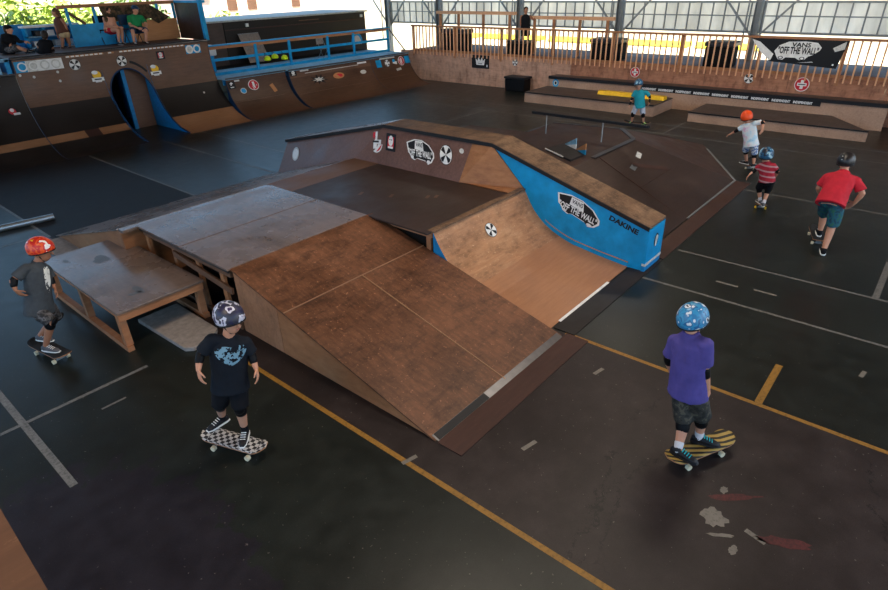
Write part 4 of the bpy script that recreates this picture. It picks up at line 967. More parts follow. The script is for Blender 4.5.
# ================================================================== PEOPLE
def V3(v): return Vector(v)
def fuse(name, mb, mats, parent, voxel=.008, smooth=2):
    """union of overlapping closed pieces as one continuous skin"""
    inv = ROOT.get(parent.name, Matrix.Identity(4)).inverted()
    me = bpy.data.meshes.new(name); me.from_pydata([tuple(inv @ v) for v in mb.v], [], mb.f)
    bm = bmesh.new(); bm.from_mesh(me); bmesh.ops.recalc_face_normals(bm, faces=bm.faces); bm.to_mesh(me); bm.free()
    o = bpy.data.objects.new(name, me); COL.objects.link(o)
    r = o.modifiers.new('r', 'REMESH'); r.mode = 'VOXEL'; r.voxel_size = voxel; r.use_smooth_shade = True
    s = o.modifiers.new('s', 'SMOOTH'); s.factor = .5; s.iterations = smooth
    dg = bpy.context.evaluated_depsgraph_get(); dg.update()
    new = bpy.data.meshes.new_from_object(o.evaluated_get(dg)); bpy.data.objects.remove(o); bpy.data.meshes.remove(me)
    new.name = name; new.materials.clear()
    if name in ('shirt', 'shorts', 'trousers'):
        out = []
        for v in new.vertices:
            q = v.co; f = mn.noise(Vector((q.x*13, q.y*13, q.z*5)))*.009+mn.noise(Vector((q.x*28, q.y*28, q.z*16)))*.003
            out.append(q+v.normal*f)
        new.vertices.foreach_set('co', [c for q in out for c in q]); new.update()
    for p in new.polygons: p.use_smooth = True; p.material_index = 0
    return finish(name, new, mats, parent)
def shirt_mat(name, col, p=None, right=None, up=None, pr=None, size=(.12, .10), th=.45, stripes=None, tie=False, scale=25):
    m, nt, b = new_mat(name); v = coords(nt)
    f = noise(nt, v, 14, 3); c = ramp(nt, f, [(.3, tuple(q*.85 for q in col)), (.7, tuple(min(1, q*1.12) for q in col))])
    if tie:
        n = noise(nt, v, 6, 4, .6); c = ramp(nt, n, [(.34, (.25, .55, .75)), (.46, (.66, .78, .84)), (.58, (.80, .80, .80)), (.68, (.75, .45, .62))])
    if stripes:
        w = nodes(nt, 'ShaderNodeTexWave', bands_direction='Z'); w.inputs['Scale'].default_value = stripes[1]; L(nt, v, w.inputs['Vector'])
        w.inputs['Distortion'].default_value = .6
        c = mix(nt, ramp(nt, w.outputs['Fac'], [(.72, (0, 0, 0)), (.86, (1, 1, 1))]), c, stripes[0])
    if p is not None:
        t = nodes(nt, 'ShaderNodeTexCoord'); sub = nodes(nt, 'ShaderNodeVectorMath', operation='SUBTRACT'); L(nt, t.outputs['Object'], sub.inputs[0]); sub.inputs[1].default_value = p
        def dot(ax):
            d = nodes(nt, 'ShaderNodeVectorMath', operation='DOT_PRODUCT'); L(nt, sub.outputs[0], d.inputs[0]); d.inputs[1].default_value = ax; return d.outputs['Value']
        def mth(op, a, b2=0.0):
            n = nodes(nt, 'ShaderNodeMath', operation=op)
            for i, q in enumerate((a, b2)):
                if isinstance(q, (int, float)): n.inputs[i].default_value = q
                else: L(nt, q, n.inputs[i])
            return n.outputs[0]
        u = mth('DIVIDE', dot(right), size[0]); w2 = mth('DIVIDE', dot(up), size[1]); fr = dot(right.cross(up))
        au = mth('ABSOLUTE', u)
        r = mth('ADD', mth('MULTIPLY', u, u), mth('MULTIPLY', mth('SUBTRACT', w2, mth('MULTIPLY', au, .5)), mth('SUBTRACT', w2, mth('MULTIPLY', au, .5))))
        mask = mth('MULTIPLY', mth('LESS_THAN', r, 1.0), mth('MULTIPLY', mth('GREATER_THAN', noise(nt, v, scale, 4), th), mth('GREATER_THAN', mth('ABSOLUTE', fr), 0.0)))
        sgn = mth('GREATER_THAN', dot(SIDE[0]), 0.0); mask = mth('MULTIPLY', mask, sgn)
        c = mix(nt, mask, c, pr)
    L(nt, c, b.inputs['Base Color']); b.inputs['Roughness'].default_value = .8; b.inputs['Specular IOR Level'].default_value = .25
    bump(nt, b, noise(nt, v, 9, 3), .35, .02)
    return m
SIDE = [Vector((0, 0, 1))]
def multi_mat(name, cols, scale=9, rough=.35):
    m, nt, b = new_mat(name); v = coords(nt); n = noise(nt, v, scale, 2, .5)
    st = [(.30+.40*i/(len(cols)-1 or 1), c) for i, c in enumerate(cols)]
    col = ramp(nt, n, st)
    for nd in nt.nodes:
        if nd.type == 'VALTORGB': nd.color_ramp.interpolation = 'CONSTANT'
    L(nt, col, b.inputs['Base Color']); b.inputs['Roughness'].default_value = rough; return m

def hand(b, w, tip, palm_n, thumb_dir, k):
    d = (tip-w).normalized(); ln = .155*k; side = d.cross(palm_n).normalized()
    if side.dot(thumb_dir) < 0: side = -side
    pn = palm_n.normalized(); pl = ln*.50; hw = .034*k
    b.loft([(w-d*.01*k, side*.020*k, pn*.015*k), (w+d*.02*k, side*.026*k, pn*.014*k), (w+d*pl*.6, side*hw, pn*.013*k), (w+d*pl, side*hw*.96, pn*.011*k)], 12, 0, 2.6)
    for i, (off, l) in enumerate(((.78, .92), (.27, 1.0), (-.25, .94), (-.75, .74))):
        base = w+d*(pl-.008*k)+side*hw*off; r = .0078*k; L0 = ln*.46*l; p = base; dd = d.copy(); pts = [(p, r*1.05)]
        for seg, cur in ((.45, .28), (.32, .42), (.25, .40)):
            dd = (dd+pn*cur).normalized(); p = p+dd*L0*seg; pts.append((p, r*(.98 if seg > .4 else .88)))
        b.chain(pts, 8)
    tb = w+d*pl*.28+side*hw*.75; t1 = tb+(d*.55+side*.65+pn*.25).normalized()*.036*k; t2 = t1+(d*.85+side*.2+pn*.35).normalized()*.030*k
    b.chain([(tb, .012*k), (t1, .0095*k), (t2, .0075*k)], 8)

def person(label, base, J, k=1.0, ft=(0, -1), fh=None, skin='skin', shirt='black', pants='black', shoe='black', sole='white', lace='white', helmet=None, hair=None, pads=True, sleeves=.75, hem=.10, long_sleeve=False, voxel=.006, shorts_len=.98, bare=False, cat='person', toes='f', sock=None, elbowpads=None, cap=None, torso=1.0, glove=None):
    base = V3(base); Dh = Vector((base.x, base.y, 0)).normalized(); Rh = Dh.cross(Vector((0, 0, 1))).normalized()
    def at(j, dd0=None):
        if len(j) == 4 and j[2] == 'z': return G(j[0], j[1], j[3])
        r = ray(j[0], j[1]); dd = j[2] if len(j) > 2 else 0
        return CAM+r*((base.dot(Dh)+dd)/r.dot(Dh))
    def fac(f): return (Rh*f[0]+Dh*f[1]).normalized()
    F = fac(ft); FHd = fac(fh or ft); UP = Vector((0, 0, 1))
    P = {n: at(J[n]) for n in J if n not in ('knA', 'knB', 'toeA', 'toeB')}
    hip, neck, head = P['hip'], P['neck'], P['head']
    up = (neck-hip).normalized(); lat = (P['shB']-P['shA']); lat = (lat-up*lat.dot(up)).normalized(); fr = up.cross(lat).normalized()
    if fr.dot(F) < 0: fr = -fr
    hl = (lat-UP*lat.z).normalized()
    hipA, hipB = hip-hl*.075*k, hip+hl*.075*k
    for s_n, h in (('A', hipA), ('B', hipB)):
        j = J['kn'+s_n]; an = P['an'+s_n]
        mid = ((h-base).dot(Dh)+(an-base).dot(Dh))/2+(j[2] if len(j) > 2 else 0)*1.0
        P['kn'+s_n] = at((j[0], j[1], mid))
        tj = J.get('toe'+s_n)
        fd = fac(tj) if tj and len(tj) == 2 else (at(tj)-an if tj else F); fd = (fd-UP*fd.z).normalized(); P['toe'+s_n] = fd
    root = thing('person', label, cat, tuple(base))
    W = .145*k*torso; dp = .088*k
    # --- body
    b = MB()
    b.loft([(hip-up*.10*k, lat*W*.72, fr*dp*.8), (hip-up*.02*k, lat*W*1.02, fr*dp*1.12), (hip+(neck-hip)*.30, lat*W*.88, fr*dp*.98), (hip+(neck-hip)*.62, lat*W*1.08, fr*dp*1.15), (hip+(neck-hip)*.84, lat*W*1.05, fr*dp*.95), (hip+(neck-hip)*.97, lat*W*.55, fr*dp*.65), (neck+up*.01, lat*.045*k, fr*.045*k)], 20)
    hu = (head-neck).normalized()*.35+UP*.65; hu.normalize()
    hs = 1.13*(.92+.08*k); head = head-(head-neck).normalized()*.012
    b.cap(neck-up*.03*k, .056*k, head-hu*.04, .050*k)
    hlat = FHd.cross(hu).normalized(); hf = hu.cross(hlat).normalized()
    if hf.dot(FHd) < 0: hf = -hf
    b.ellipsoid(head+hu*.02*hs, [hlat*.074*hs, hf*.092*hs, hu*.095*hs], 20, 14)
    b.ellipsoid(head-hu*.040*hs+hf*.020*hs, [hlat*.056*hs, hf*.066*hs, hu*.068*hs], 18, 12)
    b.cap(head+hf*.088*hs+hu*.012*hs, .009*hs, head+hf*.104*hs-hu*.018*hs, .014*hs, 10)
    for s_ in (-1, 1):
        b.ellipsoid(head+hlat*s_*.074*hs-hu*.005*hs, [hlat*.010*hs, hf*.018*hs, hu*.028*hs], 10, 8)
        b.ellipsoid(head+hlat*s_*.030*hs+hf*.080*hs+hu*.028*hs, [hlat*.022*hs, hf*.010*hs, hu*.007*hs], 10, 6)
    for s_n in 'AB':
        sh, el, wr, hn = P['sh'+s_n], P['el'+s_n], P['wr'+s_n], P['hn'+s_n]
        b.cap(neck-up*.045*k+(sh-neck)*.25, .042*k, sh, .048*k)
        b.chain([(sh, .050*k), (sh+(el-sh)*.4, .044*k), (el, .034*k), (el+(wr-el)*.3, .036*k), (wr, .023*k)])
        out = (wr-hip); out = out-UP*out.z; pn = -out.normalized() if out.length > .05 else -F
        d = (hn-wr).normalized(); pn = (pn-d*pn.dot(d)); pn = pn.normalized() if pn.length > .1 else lat
        hand(b, wr, hn, pn, F, k*1.05)
        h = hipA if s_n == 'A' else hipB; kn, an, td = P['kn'+s_n], P['an'+s_n], P['toe'+s_n]
        b.chain([(h, .080*k), (h+(kn-h)*.5, .068*k), (kn, .050*k), (kn+(an-kn)*.3, .050*k), (an, .030*k)], 14)
        b.cap(an, .030*k, an+td*.06*k-UP*.03*k, .026*k)
    fuse('body', b, skin, root, voxel, 2)
    # --- face details
    eb = MB(); pb = MB()
    for s_ in (-1, 1):
        c = head+hlat*s_*.030*hs+hf*.0825*hs+hu*.012*hs
        eb.ellipsoid(c, [hlat*.0135*hs, hf*.008*hs, hu*.008*hs], 10, 8)
        pb.ellipsoid(c+hf*.0055*hs, [hlat*.0055*hs, hf*.004*hs, hu*.0055*hs], 8, 6)
    for s_, q in ((-1, 0), (1, 1)):
        pass
    ey = build('eyes', eb, 'eye_white', root, smooth=True); build('pupils', pb, 'black', ey, smooth=True)
    mb_ = MB(); mb_.ellipsoid(head-hu*.052*hs+hf*.080*hs, [hlat*.022*hs, hf*.009*hs, hu*.007*hs], 12, 8); build('mouth', mb_, 'lip', root, smooth=True)
    # --- shirt
    if shirt:
        b = MB(); e = .022*k; hb = hip-up*hem*k
        b.loft([(hb-UP*0, lat*(W+e*1.7), fr*(dp+e*2.6)), (hb+up*.04*k, lat*(W+e*1.5), fr*(dp+e*2.3)), (hip+(neck-hip)*.25, lat*(W+e*.9), fr*(dp+e*1.7)), (hip+(neck-hip)*.62, lat*(W+e*1.2), fr*(dp+e*1.35)), (hip+(neck-hip)*.84, lat*(W+e*.9), fr*(dp+e*.6)), (hip+(neck-hip)*.98, lat*(W*.55), fr*(dp*.72)), (neck+up*.016, lat*.062*k, fr*.060*k)], 24)
        for s_n in 'AB':
            if bare: break
            sh, el, wr = P['sh'+s_n], P['el'+s_n], P['wr'+s_n]
            b.cap(neck-up*.04*k+(sh-neck)*.3, .055*k, sh, .062*k, 14)
            d = el-sh
            en = sh+d*sleeves if not long_sleeve else el
            a1 = d.cross(F).normalized() if d.cross(F).length > .1 else d.cross(UP).normalized(); a2 = d.normalized().cross(a1).normalized()
            b.loft([(sh, a1*.060*k, a2*.060*k), (sh+(en-sh)*.5, a1*.062*k, a2*.062*k), (en, a1*(.066 if not long_sleeve else .045)*k, a2*(.066 if not long_sleeve else .045)*k)], 14)
            if long_sleeve: b.cap(el, .046*k, el+(wr-el)*.92, .034*k, 14)
        SIDE[0] = fr
        sm = shirt(P, lat, up, fr, root) if callable(shirt) else shirt
        fuse('shirt', b, sm, root, max(voxel, .007)*1.25, 3)
    # --- shorts / trousers
    if pants:
        b = MB(); hb = hip+up*.10*k
        b.loft([(hb, lat*(W*.98+.008), fr*(dp+.02*k)), (hip-up*.02*k, lat*(W+.024*k), fr*(dp+.036*k)), (hip-up*.09*k, lat*(W+.01*k), fr*(dp+.022*k))], 20)
        b.ellipsoid(hip-UP*.03*k, [lat*(W+.018*k), fr*(dp+.035*k), lat.cross(fr)*.10*k], 20, 12)
        for s_n, h in (('A', hipA), ('B', hipB)):
            kn = P['kn'+s_n]; d = kn-h; a1 = d.cross(F).normalized() if d.cross(F).length > .1 else lat; a2 = d.normalized().cross(a1).normalized(); en = h+d*shorts_len
            b.loft([(h-d*.05, a1*.085*k, a2*.09*k), (h+d*.4, a1*.088*k, a2*.092*k), (en, a1*.082*k, a2*.086*k)], 16)
            if shorts_len > 1.2:
                an = P['an'+s_n]; b.cap(kn, .070*k, an, .058*k)
        fuse('shorts' if shorts_len <= 1.2 else 'trousers', b, pants, root, max(voxel, .007)*1.25, 3)
    for s_n in 'AB':
        kn, an, td, el, sh, wr = P['kn'+s_n], P['an'+s_n], P['toe'+s_n], P['el'+s_n], P['sh'+s_n], P['wr'+s_n]
        sd = td.cross(UP).normalized()
        # shoe
        fz_ = an-UP*(.070*k)
        b = MB(); hl_ = an-td*.055*k
        zb_ = fz_.z+.012*k
        def fp(q, z): return Vector((q.x, q.y, z))
        b.loft([(fp(hl_-td*.005*k, zb_+.030*k), sd*.018*k, UP*.026*k), (fp(hl_+td*.02*k, zb_+.036*k), sd*.031*k, UP*.036*k), (fp(an+td*.03*k, zb_+.036*k), sd*.034*k, UP*.036*k), (fp(an+td*.09*k, zb_+.026*k), sd*.038*k, UP*.026*k), (fp(an+td*.145*k, zb_+.018*k), sd*.036*k, UP*.019*k), (fp(an+td*.18*k, zb_+.012*k), sd*.020*k, UP*.011*k)], 16, 0, 2.5)
        b.cap(fp(an-td*.012*k, zb_+.045*k), .034*k, an-UP*.002*k, .036*k, 14)
        o = build('shoe', b, shoe, root, smooth=True)
        b = MB(); b.loft([(fp(hl_-td*.010*k, zb_), sd*.022*k, UP*.010*k), (fp(hl_+td*.03*k, zb_), sd*.035*k, UP*.011*k), (fp(an+td*.09*k, zb_), sd*.041*k, UP*.011*k), (fp(an+td*.15*k, zb_), sd*.038*k, UP*.010*k), (fp(an+td*.188*k, zb_), sd*.020*k, UP*.008*k)], 16, 0, 3)
        build('sole', b, sole, o, smooth=True)
        b = MB()
        for q in range(4):
            c = fp(an+td*(.045+.022*q)*k, zb_+(.070-.009*q)*k); b.cap(c-sd*.022*k, .005*k, c+sd*.022*k, .005*k, 6)
        build('laces', b, lace, o, smooth=True)
        if sock: build('sock', MB().cap(an-UP*.01, .036*k, an+(kn-an)*.22, .040*k, 14), sock, root, smooth=True)
        if pads:
            d = (kn-(hipA if s_n == 'A' else hipB)).normalized(); d2 = (an-kn).normalized(); f2_ = (d-d2); f2_ = f2_.normalized() if f2_.length > .15 else F
            b = MB(); b.cap(kn-d*.055*k, .066*k, kn+d2*.06*k, .060*k, 16); b.ellipsoid(kn+f2_*.045*k, [d2*.07*k, d2.cross(f2_).normalized()*.05*k, f2_*.03*k], 14, 8)
            build('knee_pad', b, 'rubber', root, smooth=True)
        if elbowpads if elbowpads is not None else pads:
            d = (el-sh).normalized(); d2 = (wr-el).normalized()
            b = MB(); b.cap(el-d*.02*k, .042*k, el+d2*.045*k, .040*k, 14); build('elbow_pad', b, 'rubber', root, smooth=True)
        if glove: build('wrist_guard', MB().cap(wr+(el-wr)*.35, .036*k, wr+(wr-el)*.1, .032*k, 12), glove, root, smooth=True)
    if helmet:
        b = MB(); r = .122*hs; c = head+hu*.040*hs
        hn_, hv_ = 28, 14; vs = []; fs = []
        def cut(th): return -.40+.34*math.sin(th) if math.sin(th) > 0 else -.40+.16*math.sin(th)
        for i in range(hv_+1):
            for q in range(hn_):
                th = 2*PI*q/hn_; lo = math.asin(cut(th)); ph = lo+(PI/2-lo)*i/hv_
                vs.append(c+hlat*r*.89*math.cos(th)*math.cos(ph)+hf*r*1.08*math.sin(th)*math.cos(ph)+hu*r*math.sin(ph))
        for i in range(hv_):
            for q in range(hn_): fs.append((i*hn_+q, i*hn_+(q+1) % hn_, (i+1)*hn_+(q+1) % hn_, (i+1)*hn_+q))
        fs.append(tuple(reversed(range(hn_)))); b.add(vs, fs)
        o = build('helmet', b, helmet, root, smooth=True, weld=True)
        b = MB(); rr = [vs[q % hn_] for q in range(hn_+1)]
        b.tube(rr, .007*hs, 6); build('helmet_rim', b, 'black', o, smooth=True)
        b = MB()
        for q in (-.5, 0, .5):
            b.ellipsoid(c+hlat*q*r*.75+hu*r*(.90-.22*abs(q)*2*.7)+hf*.1*r, [hlat*r*.06, hf*r*.30, hu*r*.05], 8, 5)
        build('vent', b, 'black', o, smooth=True)
        b = MB()
        for s_ in (-1, 1): b.tube([c+hlat*s_*r*.84-hu*r*.28, head+hlat*s_*.066*hs-hu*.03*hs, head+hlat*s_*.03*hs-hu*.098*hs+hf*.03*hs, head-hu*.108*hs+hf*.035*hs], .005*hs, 6)
        build('chin_strap', b, 'black', o, smooth=True)
    if hair:
        b = MB(); b.ellipsoid(head+hu*.035*hs-hf*.014*hs, [hlat*.083*hs, hf*.095*hs, hu*.090*hs], 20, 12, 0, -.25)
        b.ellipsoid(head+hu*.0*hs-hf*.045*hs, [hlat*.076*hs, hf*.060*hs, hu*.090*hs], 16, 10)
        if hair[1] > 0: b.chain([(head-hf*.06*hs, .055*hs), (head-hf*.075*hs-hu*.10*hs, .045*hs), (head-hf*.07*hs-hu*hair[1], .02*hs)])
        fuse('hair', b, hair[0], root, .010, 2)
    if cap:
        b = MB(); b.ellipsoid(head+hu*.045*hs, [hlat*.086*hs, hf*.100*hs, hu*.078*hs], 18, 10, 0, -.1)
        o = build('cap', b, cap, root, smooth=True); b = MB(); b.ellipsoid(head+hu*.045*hs+hf*.105*hs, [hlat*.060*hs, hf*.060*hs, hu*.008*hs], 14, 6); build('cap_peak', b, cap, o, smooth=True)
    if DEBUG_BONES:
        print('BONES', label[:28], 'height above base %.2f' % (head.z+.12-base.z), 'torso %.2f' % (neck-hip).length, *['%s %.2f/%.2f/%.2f/%.2f' % (n, (P['el'+n]-P['sh'+n]).length, (P['wr'+n]-P['el'+n]).length, (P['kn'+n]-(hipA if n == 'A' else hipB)).length, (P['an'+n]-P['kn'+n]).length) for n in 'AB'], 'shw %.2f' % (P['shB']-P['shA']).length)
    return root
DEBUG_BONES = False

def skateboard(label, a, bq, top, wheelm='wheel', Lh=.39, tilt=0):
    """a, bq: tail and nose points on the floor plane"""
    a, bq = V3(a), V3(bq); c = (a+bq)/2; d = bq-a; rz = math.atan2(d.y, d.x)
    t = thing('skateboard', label, 'skateboard', (c.x, c.y, 0), rz)
    n = 30; mbd = MB(); W = .10
    def half(s):
        e = (abs(s)-(Lh-.10))/.10
        return W*(math.sqrt(max(0, 1-e*e)) if e > 0 else 1)
    def zz(s): return .098+max(0, abs(s)-.26)*.30
    rings = []
    for i in range(n+1):
        s = -Lh+2*Lh*i/n; h = max(half(s), .004); z = zz(s)
        rings.append([(s, -h, z+.006), (s, -h*.5, z+.001), (s, 0, z), (s, h*.5, z+.001), (s, h, z+.006)])
    vs = []
    for r in rings: vs += [(x, y, z+.012) for x, y, z in r]+[(x, y, z) for x, y, z in r]
    fs = []; mi = []
    for i in range(n):
        o0, o1 = i*10, (i+1)*10
        for j in range(4):
            mbd.add([vs[o0+j], vs[o1+j], vs[o1+j+1], vs[o0+j+1]], [(0, 1, 2, 3)], 0)
            mbd.add([vs[o0+5+j], vs[o0+6+j], vs[o1+6+j], vs[o1+5+j]], [(0, 1, 2, 3)], 1)
        mbd.add([vs[o0], vs[o0+5], vs[o1+5], vs[o1]], [(0, 1, 2, 3)], 1); mbd.add([vs[o0+4], vs[o1+4], vs[o1+9], vs[o0+9]], [(0, 1, 2, 3)], 1)
    for o0 in (0, n*10): mbd.add([vs[o0+q] for q in (0, 1, 2, 3, 4, 9, 8, 7, 6, 5)], [tuple(range(10))], 1)
    build('deck', mbd, [top, 'tanply_lower'], t, local=True, smooth=True, weld=True)
    for s in (-.20, .20):
        b = MB(); b.box((s-.035, -.028, .085), (s+.035, .028, .099)); b.prism([(s-.02, -.02, .085), (s+.02, -.02, .085), (s+.02, .02, .085), (s-.02, .02, .085)], [(s-.010, -.05, .034), (s+.010, -.05, .034), (s+.010, .05, .034), (s-.010, .05, .034)])
        b.tube([(s, -.10, .028), (s, .10, .028)], .005, 8); tr = build('truck', b, 'post_steel', t, local=True)
        for y in (-.085, .085): build('wheel', MB().tube([(s, y-.017, .028), (s, y+.017, .028)], .027, 18), wheelm, tr, local=True, smooth=False)
    return t
def pattern(name, kind, c1, c2, sc, rot=0):
    m, nt, b = new_mat(name); v = coords(nt, (1, 1, 1), (0, 0, rot))
    if kind == 'check':
        n = nodes(nt, 'ShaderNodeTexChecker'); n.inputs['Scale'].default_value = sc; n.inputs['Color1'].default_value = (*c1, 1); n.inputs['Color2'].default_value = (*c2, 1)
        L(nt, v, n.inputs['Vector']); L(nt, n.outputs['Color'], b.inputs['Base Color'])
    else:
        n = nodes(nt, 'ShaderNodeTexWave', bands_direction='X'); n.inputs['Scale'].default_value = sc; n.inputs['Distortion'].default_value = 2.2; n.inputs['Detail'].default_value = 1; n.inputs['Detail Scale'].default_value = .4
        L(nt, v, n.inputs['Vector']); L(nt, ramp(nt, n.outputs['Fac'], [(.42, c1), (.50, c2)]), b.inputs['Base Color'])
    b.inputs['Roughness'].default_value = .6; return m
M['board_check'] = pattern('checked_grip', 'check', (.012, .012, .014), (.50, .50, .50), 26)
M['board_stripe'] = pattern('yellow_stripes', 'wave', (.02, .018, .012), (.42, .29, .07), 5.2, 1.95)
M['grip'] = flat('black_grip', (.015, .015, .016), .85)
M['plaid'] = multi_mat('dark_plaid', [(.015, .014, .015), (.06, .055, .055), (.12, .115, .12), (.02, .02, .02)], 22, .8)
M['floral_green'] = multi_mat('blue_green_print', [(.008, .04, .07), (.01, .09, .13), (.02, .12, .08), (.03, .16, .20)], 16, .8)
M['camo_shorts'] = multi_mat('dark_camo_print', [(.012, .012, .010), (.03, .028, .022), (.075, .065, .045), (.015, .014, .012)], 20, .8)
M['grey_shorts'] = flat('pale_grey_cloth', (.36, .40, .48), .8); M['white_shorts'] = multi_mat('white_blue_print', [(.65, .68, .72), (.12, .2, .4), (.7, .7, .72)], 18, .8)
M['black_cloth'] = flat('black_cloth', (.006, .0065, .009), .9, spec=.2); M['khaki'] = flat('khaki_cloth', (.50, .36, .20), .85); M['maroon'] = flat('brown_top', (.10, .035, .02), .85)
M['peach'] = flat('peach_top', (.62, .32, .22), .85); M['red_cloth'] = flat('red_cloth', (.50, .015, .03), .8); M['green_cloth'] = flat('green_cloth', (.01, .22, .07), .8)
M['teal_cloth'] = flat('teal_cloth', (.01, .27, .34), .8); M['purple_cloth'] = flat('purple_cloth', (.085, .068, .27), .8, spec=.2)
M['h_fire'] = multi_mat('red_orange_helmet', [(.80, .75, .70), (.55, .02, .015), (.75, .09, .015), (.55, .02, .015), (.85, .42, .03)], 11)
M['h_blue'] = multi_mat('blue_white_helmet', [(.02, .02, .03), (.70, .76, .82), (.02, .14, .32), (.04, .28, .52), (.03, .20, .42), (.70, .76, .82), (.02, .02, .03)], 10)
M['h_dark'] = multi_mat('black_white_helmet', [(.02, .02, .06), (.03, .03, .05), (.55, .55, .65), (.03, .02, .08), (.7, .55, .1)], 12)
M['h_black'] = multi_mat('black_helmet', [(.012, .012, .014), (.012, .012, .014), (.012, .012, .014), (.55, .60, .65)], 9)
M['h_orange'] = flat('orange_helmet', (.80, .08, .015), .35); M['h_bluedark'] = multi_mat('blue_black_helmet', [(.01, .015, .03), (.02, .10, .2), (.3, .5, .6), (.01, .015, .02)], 12)
M['aqua'] = flat('aqua_laces', (.01, .42, .48), .6); M['lime_lace'] = flat('lime_laces', (.45, .80, .25), .6); M['white_sock'] = flat('white_sock', (.62, .60, .62), .8)
M['grey_shoe'] = flat('grey_shoe', (.10, .10, .11), .7)

# kid in purple
bp = (4.565, .865, .1)
skateboard('yellow and black striped skateboard under the child in purple', (4.21, 1.04, 0), (4.92, .69, 0), 'board_stripe')
person('child in a purple t-shirt and blue and white helmet riding the striped skateboard', bp,
  dict(head=(692, 321, .03), neck=(691, 333, .0), shA=(675, 341, .08), shB=(706, 345, -.08), elA=(668, 359, .13), wrA=(673, 375, .24), hnA=(678, 384, .30), elB=(705, 371, -.06), wrB=(707.5, 389, -.03), hnB=(709, 400, .0),
       hip=(688, 388, .0), knA=(684, 421, .05), knB=(702, 417, .06), anA=(678, 449, 'z', .185), anB=(699, 436.5, 'z', .185), toeA=(690, 460, 'z', .13), toeB=(716, 445, 'z', .13)),
  k=1.04, ft=(.5, .85), fh=(.45, .9), shirt='purple_cloth', pants='camo_shorts', lace='aqua', sole='black', helmet='h_blue', hem=.06, sock='white_sock')
# kid in black
skateboard('checkered skateboard under the child in black', (1.76, 4.72, 0), (2.0, 4.05, 0), 'board_check', Lh=.37)
def s_black(P, lat, up, fr, root):
    inv = ROOT[root.name].inverted(); c = inv @ (P['hip']+(P['neck']-P['hip'])*.66)
    return shirt_mat('black_tee_blue_print', (.004, .007, .013), c, lat, up, (.17, .32, .42), (.135, .085), .50, scale=24)
person('child in a black t-shirt with a pale blue print riding the checkered skateboard', (1.88, 4.385, .1),
  dict(head=(229.5, 319, -.02), neck=(228.5, 335, .02), shA=(211, 340, .0), shB=(245.5, 343, .02), elA=(199.5, 356, .0), wrA=(198.5, 370, -.08), hnA=(200.5, 380, -.12), elB=(252, 356, .0), wrB=(256, 368.5, -.07), hnB=(258, 377, -.11),
       hip=(230, 382, .0), knA=(220, 404, -.06), knB=(240, 407, -.06), anA=(222.5, 417.5, 'z', .185), anB=(245, 430.5, 'z', .185), toeA=(208, 431, 'z', .13), toeB=(242, 447, 'z', .13)),
  k=.98, ft=(-.1, -1), fh=(.55, -.8), shirt=s_black, pants='black_cloth', lace='white', helmet='h_dark', hem=.07, sock='black_cloth')
# kid in grey at the left edge
skateboard('dark skateboard with pale wheels under the child in grey', (1.29, 8.05, 0), (1.42, 7.27, 0), 'grip')
def s_grey(P, lat, up, fr, root):
    inv = ROOT[root.name].inverted(); c = inv @ (P['hip']+(P['neck']-P['hip'])*.60+lat*.03)
    return shirt_mat('grey_tee_white_print', (.050, .058, .066), c, lat, up, (.75, .75, .70), (.045, .15), .46, scale=18)
person('child in a grey t-shirt and red orange helmet skating beside the grind box', (1.355, 7.66, .1),
  dict(head=(41, 250.5, .0), neck=(37.5, 262, .0), shA=(25.5, 268.5, -.08), shB=(47, 270.5, .08), elA=(12.5, 281, -.12), wrA=(15.5, 290, -.16), hnA=(21.5, 295, -.16), elB=(50.5, 279.5, .06), wrB=(54, 287, -.0), hnB=(57, 293, -.03),
       hip=(39, 305, -.02), knA=(51, 322, -.10), knB=(55.5, 317, .0), anA=(45.5, 346.5, 'z', .185), anB=(39.5, 336, 'z', .185), toeA=(62, 351, 'z', .14), toeB=(55, 340, 'z', .14)),
  k=.97, ft=(.6, -.75), fh=(.85, -.4), skin='skin_tan', shirt=s_grey, pants='plaid', shoe='grey_shoe', helmet='h_fire', hem=.10)
# adult in red
skateboard('dark skateboard under the front foot of the adult in red', G(819, 249, 0), G(813, 232, 0), 'grip')
person('adult in a bright red t-shirt and black helmet pushing off with one foot', G(822, 252, 0),
  dict(head=(845.5, 163, .42), neck=(844, 172, .34), shA=(827.5, 177.5, .30), shB=(856.5, 181.5, .28), elA=(818.5, 188, .32), wrA=(821, 196, .45), hnA=(825, 200, .5), elB=(862.5, 193.5, .26), wrB=(854.5, 203, .32), hnB=(847.5, 206.5, .36),
       hip=(832.5, 199, .05), knA=(824.5, 213.5, .18), knB=(832, 226, .10), anA=(820, 231, 'z', .20), anB=(824, 249.5, 'z', .09), toeA=(-.15, .9), toeB=(-.1, .9)),
  k=1.17, ft=(.05, 1), shirt='red_cloth', pants='floral_green', shoe='black_cloth', helmet='h_black', pads=False, hem=.09, voxel=.009)
